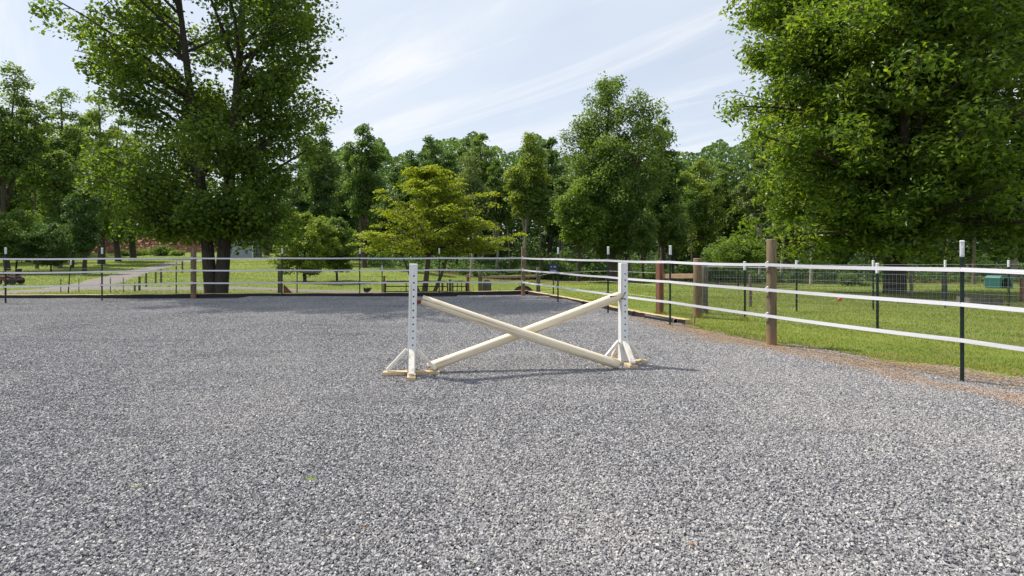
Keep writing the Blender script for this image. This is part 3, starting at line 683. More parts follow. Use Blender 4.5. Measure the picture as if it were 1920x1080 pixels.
# far run
Cq = G(1321, 590); wf2 = empty('wire_fence', (Cq[0], Cq[1], 0))
tag(wf2, 'wire mesh fence crossing the lawn in front of the big right tree', 'fence', 'wire mesh fences on the grass')
place_wood(wf2, Cq[0], Cq[1], 0, 0.075, 1.14, 'post_grey', (), T(*Cq), 12)
far = [Cq, G(1494, 586), G(1638, 583.5), G(1773, 579), G(1892, 575.5), (16.5, 15.4), (20.5, 16.3)]
for p in far[1:]: ground_tpost(wf2, p)
wires(wf2, far, MESH_Z, 0.0014, 'wire', 'wire_mesh', 0.06, 0.0011); wires(wf2, far, [1.06], 0.004, 'wire_white', 'top_wire')
def lone_post(px, row_b, row_t, wpx, label, m='post_grey', square=False, D=None, name='wooden_post', cat='post'):
    if D is None: x, y = hit(px, row_b)
    else: x, y = at(px, D)
    z = T(x, y); h = zrow(row_t, y) - z; r = wpx * y / F / 2
    if square:
        mb = MB(); mb.box((0, 0, h / 2 - 0.1), (2 * r, 2 * r, h + 0.2), rz=0.3, bev=0.006); o = mb.build(name, M[m], None, (x, y, z))
    else: o = link(name, round_post_mesh(name, r, h, M[m], 12, int(px)), None, (x, y, z))
    return tag(o, label, cat, 'single wooden posts in the fields')
lone_post(1407, 577, 514, 6, 'thin dark post on the lawn left of the tall round fence post', 'bark_brown')
lone_post(1709, 561, 503, 6, 'dark leaning post just right of the big tree trunk', 'bark_brown' if 'bark_brown' in M else 'post')
lone_post(1771, 562, 500, 9, 'grey post right of the big tree, before the wooden box', 'post_grey')
lone_post(1917, 568, 521, 6, 'reddish post at the right edge of the lawn', 'post_red', True)
# strands over the lawn between corner and brace
ws = empty('strand_fence', (Bq[0], Bq[1], 0)); tag(ws, 'thin wire strand fence between the square red post and the corner', 'fence')
sp_ = [Bq, G(1140, 575, -0.1), at(1037.5, 17.6), at(1009, 19.2)]
wires(ws, sp_, [0.35, 0.62, 0.9], 0.003, 'wire_white', 'strand')
x, y = at(1037.5, 17.6); ground_tpost(ws, (x, y), caps=False)

# ------------------------------------------------------------------ back enclosure behind the arena
eb = empty('rail_fence', (*at(900, 19.6), 0)); tag(eb, 'wood rail brace between two posts behind the corner post', 'fence')
def wpost(root, px, D, row_t, wpx, m, square=False, seed=1, name='wooden_post'):
    x, y = at(px, D); z = T(x, y); h = zrow(row_t, y) - z; r = wpx * y / F / 2; o3 = root.location
    if square:
        mb = MB(); mb.box((0, 0, h / 2 - 0.1), (2 * r, 2 * r, h + 0.2), rz=0.2, bev=0.008); p = mb.build(name, M[m], root, Vector((x, y, z)) - o3)
    else: p = link(name, round_post_mesh(name, r, h, M[m], 12, seed), root, Vector((x, y, z)) - o3)
    return p
wpost(eb, 900.5, 19.6, 503, 8, 'post_green'); wpost(eb, 1009, 19.2, 502, 8, 'post_grey')
a = Vector((*at(904, 19.5), zrow(520, 19.5))) - eb.location; b = Vector((*at(1005, 19.1), zrow(517.5, 19.1))) - eb.location
mb = MB(); mb.beam(a, b, 0.08, 0.085, bev=0.01); mb.build('rail', M['rail'], eb)
wires(eb, [at(904, 19.5), at(1005, 19.1)], [0.15, 0.3, 0.45, 0.6], 0.002, 'wire', 'wire_mesh', 0.08, 0.0015)
# black tube gates
def gate(px0, px1, D0, D1, rt, rb, rows, cols, label):
    r = empty('metal_gate', (*at(px0, D0), 0)); tag(r, label, 'gate', 'black tube gates'); o3 = r.location
    def P_(s_, row): D = D0 + (D1 - D0) * s_; return Vector((*at(px0 + (px1 - px0) * s_, D), zrow(row, D))) - o3
    mb = MB(); q = 0.02
    mb.tube([P_(0, rb), P_(0, rt + 2), P_(0.015, rt + 0.6), P_(0.04, rt), P_(0.96, rt), P_(0.985, rt + 0.6), P_(1, rt + 2), P_(1, rb)], 0.022, 8); mb.build('gate_frame', M['gate'], r, smooth=True)
    for k in range(1, rows + 1): mb = MB(); rr_ = rt + (rb - rt) * k / rows; mb.tube([P_(0, rr_), P_(1, rr_)], 0.017, 6); mb.build('gate_rail', M['gate'], r)
    for k in range(1, cols): mb = MB(); mb.tube([P_(k / cols, rt), P_(k / cols, rb)], 0.014, 6); mb.build('gate_upright', M['gate'], r)
gate(723, 839, 19.8, 19.8, 527.5, 556, 3, 3, 'long black tube gate behind the left jump standard')
gate(849, 874, 19.7, 19.0, 527.5, 556, 3, 3, 'short black tube gate left of the debris topped post')
gp = empty('wire_fence', (*at(525, 19.6), 0)); tag(gp, 'wire mesh fence behind the back tape fence, from the big twin trunk to the gate', 'fence', 'wire mesh fences behind the arena'); 
wpost(gp, 525, 19.6, 495, 8, 'post_green', seed=4)
bl = [at(-40, 20.3), at(130, 20.0), at(332, 19.7), at(525, 19.6), at(558, 19.7), at(713, 20.0)]
wires(gp, bl, [0.02, 0.12, 0.22, 0.34, 0.46, 0.58, 0.70], 0.0018, 'wire', 'wire_mesh', 0.07, 0.0014); wires(gp, bl, [0.86], 0.003, 'wire_white', 'top_wire')
for px, ln in ((130, 0.07), (332, 0.0), (558, 0.0), (717, 0.0)): x, y = at(px, 19.9); ground_tpost(gp, (x, y - 0.05), 1.0, px != 558, ln)
def post_thing(px, D, rt, w, m, label, square=False, name='wooden_post'):
    x, y = at(px, D); z = T(x, y); h = zrow(rt, y) - z; r = w * y / F / 2
    if square: mb = MB(); mb.box((0, 0, h / 2 - 0.1), (2 * r, 2 * r, h + 0.2), rz=0.2, bev=0.006); o = mb.build(name, M[m], None, (x, y, z))
    else: o = link(name, round_post_mesh(name, r, h, M[m], 12, int(px)), None, (x, y, z))
    return tag(o, label, 'post', 'gate posts behind the arena')
post_thing(720.5, 19.7, 517, 4, 'post_red', 'thin red post at the left end of the long black gate', True)
post_thing(844, 19.8, 524, 5.5, 'post_grey', 'grey post between the two black gates')
post_thing(829.5, 20.6, 528, 4, 'post_red', 'short brown post behind the right end of the long gate')
post_thing(877.5, 19.2, 518.5, 5.5, 'post_red', 'brown post with pale debris on top, left of the green post')
x, y = at(879, 19.2); mb = MB(); rg = random.Random(3)
for k in range(9):
    c = Vector((rg.uniform(-0.13, 0.16), rg.uniform(-0.05, 0.05), rg.uniform(0.01, 0.07))); mb.box(c, (rg.uniform(0.04, 0.12), 0.05, rg.uniform(0.015, 0.035)), R=Matrix.Rotation(rg.uniform(-0.5, 0.5), 3, 'Y'), bev=0.004)
tag(mb.build('debris_pile', M['rail'], None, (x, y, zrow(518.5, 19.2))), 'small pile of pale scraps on top of the brown post', 'debris')
# stump-like block behind the green post
x, y = at(913, 20.3); z = T(x, y); mb = MB(); h = zrow(524.5, 20.3) - z
mb.lathe((0, 0, 0), [(0.16, -0.1), (0.155, h * 0.6), (0.15, h - 0.10), (0.12, h - 0.04), (0.06, h)], 14); 
tag(mb.build('tree_stump', M['post_grey'], None, (x, y, z), smooth=True), 'round topped grey brown stump just right of the green post', 'stump')
# red brown drum seen end on behind the corner post
x, y = at(981, 20.6); z = T(x, y); rt_ = empty('barrel', (x, y, 0)); zc = zrow(534.5, 20.6) - 0.40
tag(rt_, 'reddish brown round barrel with a dark rim, half hidden behind the corner post', 'barrel')
Rx = Matrix.Rotation(math.pi / 2, 3, 'X'); mb = MB(); mb.lathe((0, 0, zc), [(0.33, -0.4), (0.385, -0.2), (0.40, 0.0), (0.385, 0.2), (0.34, 0.34)], 26, R=Rx); mb.build('barrel_body', M['redrock'], rt_)
mb = MB()
for yy in (-0.385,): mb.tube([(0.375 * math.cos(q * math.pi / 14), yy, zc + 0.375 * math.sin(q * math.pi / 14)) for q in range(29)], 0.035, 6, caps=False)
mb.build('barrel_hoop', M['black'], rt_)
# leaning red board by the 529 post
x, y = hit(538, 551.8); mb = MB(); z = T(x, y); mb.add([(-0.14, 0, 0), (0.30, 0, -0.02), (-0.13, 0, 0.42), (-0.14, 0.03, 0), (0.30, 0.03, -0.02), (-0.13, 0.03, 0.42)], [(0, 1, 2), (5, 4, 3), (0, 3, 4, 1), (1, 4, 5, 2), (2, 5, 3, 0)])
tag(mb.build('leaning_board', M['redrock'], None, (x, y, z - 0.05)), 'triangular rusty red board leaning on the post behind the back fence', 'board')
# sign on the T-post near the corner
x, y = at(1037, 17.2); sg = empty('small_sign', (x, y, zrow(512, 17.2))); tag(sg, 'small dark blue sign with white marks right of the corner post', 'sign')
mb = MB(); mb.box((0, 0, 0.125), (0.225, 0.008, 0.25), bev=0.003); mb.build('sign_plate', M['signblue'], sg)
mb = MB(); mb.box((0, -0.0062, 0.065), (0.20, 0.003, 0.075)); mb.build('sign_band', M['signband'], sg)
mb = MB()
for dx_s, dz_s, w_, h_ in ((-0.055, 0.19, 0.022, 0.022), (0.03, 0.195, 0.016, 0.03), (0.055, 0.18, 0.016, 0.02), (0.075, 0.2, 0.014, 0.02)): mb.box((dx_s, -0.0062, dz_s), (w_, 0.003, h_))
for k in range(6): mb.box((-0.075 + k * 0.03, -0.0095, 0.066), (0.018, 0.003, 0.016))
mb.build('sign_marks', M['trim'], sg)
# small posts along the drive
for px, rb, rtop, w, lab in ((252.5, 547, 531, 3.5, 'short bent post at the foot of the drive fence'), (261.5, 545.5, 518, 4, 'black post beside the short bent post by the drive'), (274, 540, 512, 3.5, 'third dark post along the drive from the near end'),
                             (292, 532, 510, 3, 'dark post halfway up the drive fence'), (302, 530.5, 504, 3.5, 'taller grey post with a dark cap halfway up the drive'), (342, 512, 489.5, 3, 'thin post near the top of the drive, left of the round fence post')):
    o = lone_post(px, rb, rtop, w, lab, 'post_grey'); o['group'] = 'small posts along the drive'
for px, lab in ((114, 'thin white tipped stake left of the leaning T-post'), (148, 'thin white tipped stake right of the leaning T-post'), (207, 'thin white tipped stake at the path fork'), (231, 'thin white tipped stake beside the drive posts')):
    x, y = hit(px, 549.5); r_ = empty('fence_stake', (x, y, T(x, y))); tag(r_, lab, 'stake', 'thin stakes behind the back fence')
    mb = MB(); mb.box((0, 0, 0.24), (0.018, 0.018, 0.52)); mb.build('stake', M['tpost'], r_); mb = MB(); mb.box((0, 0, 0.54), (0.024, 0.024, 0.08), bev=0.004); mb.build('stake_cap', M['cap'], r_)
# dark hen in the wire run
x, y = at(688, 21.5); hz_ = zrow(551, 21.5); hn = empty('hen', (x, y, hz_), 1.0); tag(hn, 'dark brown hen standing behind the back fence near a T-post', 'hen')
mb = MB(); prof = [(-0.16, 0.155, 0.02), (-0.12, 0.16, 0.065), (-0.05, 0.155, 0.095), (0.03, 0.15, 0.10), (0.09, 0.16, 0.08), (0.115, 0.19, 0.045), (0.135, 0.22, 0.030), (0.15, 0.235, 0.026), (0.175, 0.23, 0.012), (0.19, 0.225, 0.004)]
mb.tube([(-a_, 0, z_) for a_, z_, r_ in prof], [r_ for *_, r_ in prof], 10); mb.tube([(0.12, 0, 0.17), (0.19, 0, 0.2), (0.22, 0, 0.21)], [0.05, 0.04, 0.01], 8)
for s_ in (-1, 1): mb.tube([(0.0, s_ * 0.035, 0.10), (0.005, s_ * 0.035, 0.0), (-0.03, s_ * 0.035, 0.0)], [0.016, 0.006, 0.004], 5)
mb.build('body', M['feather'], hn, smooth=True)

# red garden machine, far left
x, y = hit(18, 534); rm = empty('riding_mower', (x, y, T(x, y)), 0.1); tag(rm, 'small red riding mower parked on the grass at the far left', 'mower')
mb = MB(); mb.box((0.05, 0, 0.22), (0.75, 0.4, 0.10), bev=0.02); mb.box((-0.22, 0, 0.32), (0.3, 0.34, 0.14), bev=0.03); mb.box((0.26, 0, 0.33), (0.26, 0.38, 0.12), bev=0.03); mb.build('body', M['red'], rm)
mb = MB(); mb.box((0.22, 0, 0.42), (0.2, 0.3, 0.06), bev=0.02); mb.beam((0.33, 0, 0.42), (0.42, 0, 0.70), 0.3, 0.05, bev=0.015, up=(1, 0, 0)); mb.build('seat', M['black'], rm)
mb = MB(); mb.tube([(-0.08, 0, 0.38), (0.0, 0, 0.52)], 0.015, 6); mb.lathe((0, 0, 0.52), [(0.10, -0.01), (0.115, 0), (0.10, 0.01)], 14, R=Matrix.Rotation(0.5, 3, 'Y')); mb.build('steering_wheel', M['black'], rm)
for xx, rr_ in ((-0.27, 0.12), (0.30, 0.16)):
    for s_ in (-1, 1):
        mb = MB(); mb.lathe((0, 0, 0), [(rr_ * 0.8, -0.05), (rr_, -0.035), (rr_, 0.035), (rr_ * 0.8, 0.05)], 18, R=Rx); w_ = mb.build('wheel', M['black'], rm, (xx, s_ * 0.24, rr_))

# shed up the drive
x, y = at(449, 74); zb = T(x, y) - 0.05; zb = zrow(480.5, 74); sh = empty('shed', (x, y, zb), 0.12); tag(sh, 'pale blue grey shed with a low gable roof at the end of the drive', 'shed')
w2, dp, he, hp = 1.62, 4.0, 2.25, 2.85; mb = MB()
mb.add([(-w2, 0, -0.6), (w2, 0, -0.6), (w2, 0, he), (0, 0, hp), (-w2, 0, he), (-w2, dp, -0.6), (w2, dp, -0.6), (w2, dp, he), (0, dp, hp), (-w2, dp, he)], [(0, 1, 2, 3, 4), (9, 8, 7, 6, 5), (1, 6, 7, 2), (5, 0, 4, 9)])
for k in range(9): mb.box((0, -0.012, 0.2 + k * 0.24), (2 * w2 - 0.02, 0.024, 0.03))
mb.build('wall', M['siding'], sh)
mb = MB()
for s_ in (-1, 1): mb.beam((s_ * 0.9, -0.25, (he + hp) / 2 + 0.04), (s_ * 0.9, dp + 0.2, (he + hp) / 2 + 0.04), 1.95, 0.06, up=(s_ * (hp - he) / w2, 0, 1))
mb.build('roof', M['roof'], sh)
mb = MB()
for s_ in (-1, 1): mb.box((s_ * (w2 + 0.03), -0.03, he / 2), (0.12, 0.08, he + 0.6))
mb.build('corner_trim', M['trim'], sh)
# lean-to rack right of it
x, y = at(489, 75); lr = empty('open_rack', (x, y, zrow(480, 75))); tag(lr, 'dark open sided rack standing right of the shed', 'rack')
mb = MB()
for k in range(5): mb.box((-1.1 + k * 0.55, 0, 0.8), (0.09, 0.09, 1.7))
mb.build('rack_post', M['post_grey'], lr); mb = MB()
for k in range(4): mb.box((0, -0.06, 0.25 + k * 0.42), (2.3, 0.05, 0.08))
mb.build('rack_rail', M['post_grey'], lr)

# red clay bank behind the shed and drive
m, t, b, o = mat('red_clay'); g = nd(t, 'ShaderNodeNewGeometry'); n = noise(t, g.outputs['Position'], 0.9, 6, 0.65)
t.links.new(ramp(t, n, [(0.3, (0.20, 0.085, 0.05)), (0.7, (0.34, 0.17, 0.11))]), b.inputs['Base Color']); b.inputs['Roughness'].default_value = 0.95; bump(t, b, n, 0.6, 0.1); M['clay'] = m
u = np.linspace(-1, 1, 60); X, Y = np.meshgrid(u * 20 - 60, u * 9 + 100); Rr = np.hypot((X + 60) / 20, (Y - 100) / 9)
Z = tz(X, Y) + np.clip(1 - Rr, 0, 1) ** 0.7 * 4.2 - 0.15 + vnoise(X, Y, 2.5, 7) * 0.25
tag(link('clay_hill', gridmesh('clay_hill', X, Y, Z, m)), kind='structure')

# right lawn things
x, y = hit(1837, 571.5); bx = empty('wooden_box', (x, y, T(x, y)), -0.12); tag(bx, 'low dark wooden box on the lawn at the right', 'box'); sc_ = y / 17
mb = MB(); L_, Wd, Hh = 0.92 * sc_, 0.6 * sc_, 0.20 * sc_
for yy in (-Wd / 2, Wd / 2): mb.box((0, yy, Hh / 2), (L_, 0.035, Hh), bev=0.005)
mb.build('side_board', M['post_grey'], bx); mb = MB()
for xx in (-L_ / 2 + 0.02, L_ / 2 - 0.02): mb.box((xx, 0, Hh / 2), (0.035, Wd - 0.04, Hh - 0.01), bev=0.005)
mb.build('end_board', M['post_grey'], bx); mb = MB(); mb.box((0, 0, Hh - 0.06), (L_ - 0.08, Wd - 0.05, 0.02)); mb.build('fill', M['bark_brown'], bx)
x, y = hit(1887, 541.5); k = y / F; th = empty('play_shelter', (x, y, T(x, y)), 0.25); tag(th, 'teal plastic shelter with an arched opening at the far right', 'shelter')
w_ = 33 * k; h_ = 24 * k; mb = MB(); n = 14; o_v = []; 
arch = [(-w_ * 0.36, 0)] + [(-w_ * 0.34 * math.cos(math.pi * i / 12), h_ * 0.45 + h_ * 0.38 * math.sin(math.pi * i / 12)) for i in range(13)] + [(w_ * 0.36, 0)]
outr = [(-w_ / 2, 0)] + [(-w_ / 2 * max(-1, min(1, 1.15 * math.cos(math.pi * i / 12))), h_ * 0.5 + h_ * 0.5 * min(1, 1.25 * math.sin(math.pi * i / 12))) for i in range(13)] + [(w_ / 2, 0)]
v = [(a_[0], 0, a_[1]) for a_ in outr] + [(a_[0], 0, a_[1]) for a_ in arch] + [(a_[0], w_ * 0.8, a_[1]) for a_ in outr] + [(a_[0], w_ * 0.78, a_[1]) for a_ in arch]
N_ = 15; f = []
for i in range(N_ - 1): f += [(i, i + 1, N_ + i + 1, N_ + i), (i + 1, i, 2 * N_ + i, 2 * N_ + i + 1), (N_ + i, N_ + i + 1, 3 * N_ + i + 1, 3 * N_ + i)]
f.append(tuple(range(2 * N_, 3 * N_))); mb.add(v, f); mb.build('shell', M['teal'], th)
mb = MB(); mb.box((0, w_ * 0.7, h_ * 0.3), (w_ * 0.6, 0.05, h_ * 0.5)); mb.build('opening_shade', M['teal_shade'], th)  # near-black sheet added inside the arch, the opening's shade put into its colour
x, y = hit(1574, 566.5); mb = MB(); mb.lathe((0, 0, 0.055), [(0.06 * math.cos(a_), 0.06 * math.sin(a_)) for a_ in np.linspace(-1.5, 1.5, 11)], 16)
tag(mb.build('ball', M['orange'], None, (x, y, T(x, y)), smooth=True), 'small red ball on the lawn left of the big tree', 'ball')

# ------------------------------------------------------------------ the jump
def standard(x, y, rz, label, cup_side, cup_h, pin):
    r = empty('jump_standard', (x, y, 0.012), rz); tag(r, label, 'jump stand', 'wooden jump standards')
    mb = MB(); w = 0.089; mb.box((0, 0, 0.04 + 1.19 / 2), (w, w, 1.19), bev=0.004)
    z0 = 0.335
    for k in range(11):
        zz = z0 + 0.0762 * k
        for sy in (-1, 1):
            q = [(0.0095 * math.cos(a_), 0.0095 * math.sin(a_)) for a_ in np.linspace(0, 2 * math.pi, 11)[:-1]]
            ya = sy * (w / 2 + 0.0008); v = [(0.008 + p[0], ya, zz + p[1]) for p in q]; mb.add(v, [tuple(range(10)) if sy < 0 else tuple(range(9, -1, -1))], 1)
    mb.build('post', [M['paint'], M['hole']], r)
    fl = 0.31
    mb = MB(); mb.box((0, 0, 0.0205), (2 * fl, 0.089, 0.041), bev=0.004); mb.build('foot', M['foot'], r)
    for s_ in (-1, 1):
        mb = MB(); mb.box((0, s_ * (0.0465 + (fl - 0.046) / 2), 0.0195), (0.089, fl - 0.046, 0.039), bev=0.004); mb.build('foot', M['foot'], r)
    for ax in ((1, 0), (-1, 0), (0, -1), (0, 1)):
        mb = MB(); a_ = Vector((ax[0] * (w / 2 + 0.012), ax[1] * (w / 2 + 0.012), 0.28)); b_ = Vector((ax[0] * (fl - 0.045), ax[1] * (fl - 0.045), 0.055))
        wd = 0.036 if ax[0] else 0.062; mb.beam(a_, b_, wd, 0.036, bev=0.003, up=(0, 0, 1)); mb.build('brace', M['brace'], r)
    mb = MB(); cs = cup_side; cx_ = cs * (w / 2)
    mb.box((cx_ + cs * 0.004, 0, cup_h), (0.006, 0.07, 0.05), bev=0.001)
    for i in range(7):           # curved cup the pole lies in
        a0 = math.pi * (1.15 + 0.7 * i / 7); a1 = math.pi * (1.15 + 0.7 * (i + 1) / 7); rr_ = 0.063
        p0 = Vector((cx_ + cs * 0.05, rr_ * math.cos(a0), cup_h + 0.055 + rr_ * math.sin(a0))); p1 = Vector((cx_ + cs * 0.05, rr_ * math.cos(a1), cup_h + 0.055 + rr_ * math.sin(a1)))
        mb.beam(p0, p1, 0.09, 0.005, up=(1, 0, 0)) if False else mb.add([p0 + Vector((-0.045 * cs, 0, 0)), p1 + Vector((-0.045 * cs, 0, 0)), p1 + Vector((0.10 * cs, 0, 0)), p0 + Vector((0.10 * cs, 0, 0)),
            p0 + Vector((-0.045 * cs, 0, -0.006)), p1 + Vector((-0.045 * cs, 0, -0.006)), p1 + Vector((0.10 * cs, 0, -0.006)), p0 + Vector((0.10 * cs, 0, -0.006))], [(0, 1, 2, 3), (7, 6, 5, 4), (3, 2, 6, 7), (0, 3, 7, 4), (1, 0, 4, 5), (2, 1, 5, 6)])
    mb.build('jump_cup', M['rust'], r)
    if pin:
        mb = MB(); mb.tube([(0.008, -w / 2 - 0.004, cup_h + 0.065), (-0.035, -w / 2 - 0.02, cup_h + 0.0), (-0.052, -w / 2 - 0.012, cup_h - 0.012)], 0.0045, 6); mb.tube([(0.012, -w / 2 - 0.012, cup_h - 0.012), (-0.05, -w / 2 - 0.012, cup_h - 0.012)], 0.0045, 6); mb.build('pin', M['rust'], r)
    return r
LS = G(771.5, 704.5); RS = G(1168, 684.5)
standard(LS[0], LS[1], 0.17, 'left white drilled jump standard, the one nearer the viewer', 1, 0.80, False).rotation_euler = (0, 0.018, 0.17)
standard(RS[0], RS[1], 0.26, 'right white drilled jump standard with a rusty pin in front', -1, 0.81, True)
def pole(a, b, label, r=0.056, seed=0):
    a = Vector(a); b = Vector(b); d = b - a; L = d.length; o = None; mb = MB(); n = 20; v = []; f = []; K = 24
    for i in range(K + 1):
        s_ = i / K; rr_ = r * (1 + 0.012 * math.sin(s_ * 9 + seed)); bow = 0.008 * math.sin(math.pi * s_)
        if i in (0, K): rr_ *= 0.93
        xx = L * s_ if 0 < i < K else (0 if i == 0 else L)
        for k_ in range(n):
            an = 2 * math.pi * k_ / n; flat = 1 - 0.03 * (k_ % 5 == 0)
            v.append((xx + (0.006 if i == 1 and False else 0), rr_ * flat * math.cos(an), rr_ * flat * math.sin(an) - bow))
    for i in range(K):
        for k_ in range(n): j = (k_ + 1) % n; f.append((i * n + k_, i * n + j, i * n + n + j, i * n + n + k_))
    f.append(tuple(range(n - 1, -1, -1))); f.append(tuple(K * n + k_ for k_ in range(n)))
    mb.add(v, f); o = mb.build('jump_pole', M['pole'], None, a); me = o.data
    for p in me.polygons: p.use_smooth = len(p.vertices) == 4
    o.rotation_euler = d.to_track_quat('X', 'Z').to_euler()
    return tag(o, label, 'jump pole', 'crossed jump poles')
xa, ya = at(791, 6.29); xb, yb = at(1160, 6.58)
pole((xa, ya, zrow(561.5, 6.29)), (xb, yb, 0.070), 'cream pole in front, sloping from the left standard down to the right', 0.055)
xa, ya = at(803, 6.42); xb, yb = at(1163, 6.89)
pole((xa, ya, 0.070), (xb, yb, zrow(554, 6.89)), 'cream pole behind, rising from lower left to the right standard', 0.055, 2)

# ------------------------------------------------------------------ trees
def leaf_mesh(name, C, N, size, aspect, rng, m, droop=0.0):
    """one folded rhombus per leaf at C facing N"""
    n = len(C); N = N / np.linalg.norm(N, axis=1)[:, None]
    a = rng.normal(size=(n, 3)); a -= (a * N).sum(1)[:, None] * N; a /= np.linalg.norm(a, axis=1)[:, None]; b = np.cross(N, a)
    s = (size * rng.uniform(0.65, 1.3, n))[:, None]; A = a * s * 0.5; B = b * s * 0.5 * aspect; fold = N * s * 0.10
    v = np.stack([C - A, C + B * 1.0 + fold - A * 0.15, C + A - fold * 0.8, C - B * 1.0 + fold - A * 0.15], 1).reshape(-1, 3)
    return npmesh(name, v, np.arange(n * 4), 4, m)
PROF = {
    'oval': lambda t: math.sqrt(max(0.02, 1 - (2 * t - 0.85) ** 2 / 1.45)) if t < 1 else 0.2,
    'round': lambda t: math.sqrt(max(0.03, 1 - (2 * t - 0.9) ** 2 * 0.8)),
    'column': lambda t: min(1, 0.75 + 0.5 * t) * math.sqrt(max(0.05, 1 - max(0, t - 0.55) ** 2 / 0.23)),
    'cone': lambda t: max(0.12, 1 - t * 0.92),
    'top': lambda t: math.sqrt(max(0.03, 1 - (2 * t - 1.0) ** 2 * 0.9)),
    'spread': lambda t: float(np.interp(t, [0, 0.15, 0.35, 0.55, 0.72, 0.85, 1.0], [0.85, 1.0, 1.02, 0.92, 0.66, 0.52, 0.30])),
    'wide': lambda t: 0.80 + 0.2 * math.sin(t * math.pi) if t < 0.75 else 0.95 * math.sqrt(max(0.04, 1 - ((t - 0.75) / 0.27) ** 2)),
}
PROF['broad'] = lambda t: float(np.interp(t, [0, 0.12, 0.27, 0.45, 0.6, 0.8, 1], [0.80, 0.96, 1.10, 0.84, 0.68, 0.55, 0.25]))
PROF['upright'] = lambda t: float(np.interp(t, [0, 0.15, 0.4, 0.55, 0.75, 0.9, 1], [0.66, 0.78, 0.88, 1.04, 0.9, 0.65, 0.3]))
GA = math.pi * (3 - math.sqrt(5))
def grow(root_name, label, loc, H, hb, R, prof, nb, nt_, nleaf, ls, mleaf, mbark, tr, seed, sig=0.4, flat=0.6, up=0.35, cat='tree', group=None, stems=None,
         aspect=0.75, upb=0.9, lean=(0, 0), gap=0.35, skew=None, sides=7, twigs=True, droop=0.0, bstart=0.55, lr=(0.72, 1.06), tier=0):
    rg = random.Random(seed); rng = np.random.default_rng(seed)
    root = empty(root_name, loc); tag(root, label, cat, group)
    TR = MB(); BR = MB(); cents = []; wts = []
    stems = stems or [dict(base=(0, 0), top=lean, r=tr, h=H, az=None)]
    for st in stems:
        sh_ = st['h']; K = 9; path = []; rad = []; sf = st.get('fork', 0.0); rf = st.get('rf', 1.0); hbs = st.get('hb', hb)
        jx = [rg.uniform(-1, 1) for _ in range(4)]
        for i in range(K + 1):
            s_ = i / K; wob_ = 0.018 * sh_ * (math.sin(s_ * 4.2 + jx[0] * 3) - math.sin(jx[0] * 3)) * (1 if i else 0)
            wo2 = 0.015 * sh_ * (math.sin(s_ * 5.1 + jx[1] * 3) - math.sin(jx[1] * 3))
            zz = sh_ * 0.96 * s_ - (0.15 if i == 0 else 0)
            if sf: zz = sf + (sh_ * 0.96 - sf) * s_; wob_ *= s_; wo2 *= s_
            ke = s_ ** 0.8 if sf else s_
            path.append(Vector((st['base'][0] + (st['top'][0] - st['base'][0]) * ke + wob_, st['base'][1] + (st['top'][1] - st['base'][1]) * ke + wo2, zz)))
            rad.append(st['r'] * ((1.22 if i == 0 else 1.0) * (1 - 0.88 * s_ ** 0.9) if s_ > 0 else 1.28))
        # extra ring for the root flare
        if not sf: path.insert(1, path[0] * 0.93 + path[1] * 0.07 + Vector((0, 0, 0.05))); rad.insert(1, st['r'] * 1.03)
        TR.tube(path, rad, 14)
        def P_at(h):
            z = max(0, min(h, sh_ * 0.95))
            for i in range(len(path) - 1):
                if path[i + 1].z >= z:
                    k = (z - path[i].z) / max(1e-6, path[i + 1].z - path[i].z); return path[i] * (1 - k) + path[i + 1] * k, rad[i] * (1 - k) + rad[i + 1] * k
            return path[-1].copy(), rad[-1]
        n_b = max(3, int(nb * st.get('w', 1 / len(stems))))
        for i in range(n_b):
            t_ = (i + rg.uniform(0.1, 0.9)) / n_b; h = hbs + (sh_ - hbs) * t_
            if tier: h = round(h / tier) * tier + rg.uniform(-0.05, 0.05)
            az_ = GA * i + rg.uniform(-0.5, 0.5) + seed
            if st['az'] is not None and rg.random() < 0.75:
                az_ = st['az'] + rg.uniform(-1.7, 1.7)
            L = max(0.25, rf * R * PROF[prof](t_) * rg.uniform(*lr) - sig * 0.7)
            if skew: L *= 1 + skew[0] * math.cos(az_) + skew[1] * math.sin(az_)
            h0 = max(max(hb * bstart, sf), h - L * up * rg.uniform(0.8, 1.3)); p0, r0 = P_at(h0)
            ctr, _ = P_at(h); end = Vector((ctr.x + math.cos(az_) * L, ctr.y + math.sin(az_) * L, h + rg.uniform(-0.08, 0.12) * L - droop * L)); end.z = min(end.z, H - sig * 0.5)
            mid = (p0 + end) / 2 + Vector((rg.uniform(-.1, .1) * L, rg.uniform(-.1, .1) * L, L * (0.02 + droop * 0.5) + rg.uniform(-.05, .1) * L))
            pth = [p0 * (1 - s_) ** 2 + mid * 2 * s_ * (1 - s_) + end * s_ * s_ for s_ in (0, .25, .5, .75, 1)]
            rb_ = min(r0 * 0.6, 0.022 * L + 0.015 + 0.01 * tr)
            BR.tube(pth, [rb_, rb_ * .8, rb_ * .6, rb_ * .4, rb_ * .18], 5, caps=False)
            for j in range(nt_):
                s_ = gap + (1 - gap) * (j + rg.random()) / nt_; p = p0 * (1 - s_) ** 2 + mid * 2 * s_ * (1 - s_) + end * s_ * s_
                d = Vector((rg.gauss(0, 1), rg.gauss(0, 1), rg.gauss(0, 0.6) * flat * 1.4)); d.normalize(); q = p + d * L * rg.uniform(0.08, 0.30) * (1.1 - 0.5 * s_)
                if q.z > H - sig * 0.3: q.z = H - sig * 0.3
                if twigs: BR.tube([p, (p + q) / 2 + Vector((0, 0, 0.03 * L)), q], [rb_ * .22, rb_ * .15, rb_ * .06], 3, caps=False)
                cents.append(q); wts.append(rg.uniform(0.5, 1.5))
    cents = np.array([tuple(c) for c in cents]); wts = np.array(wts); wts /= wts.sum()
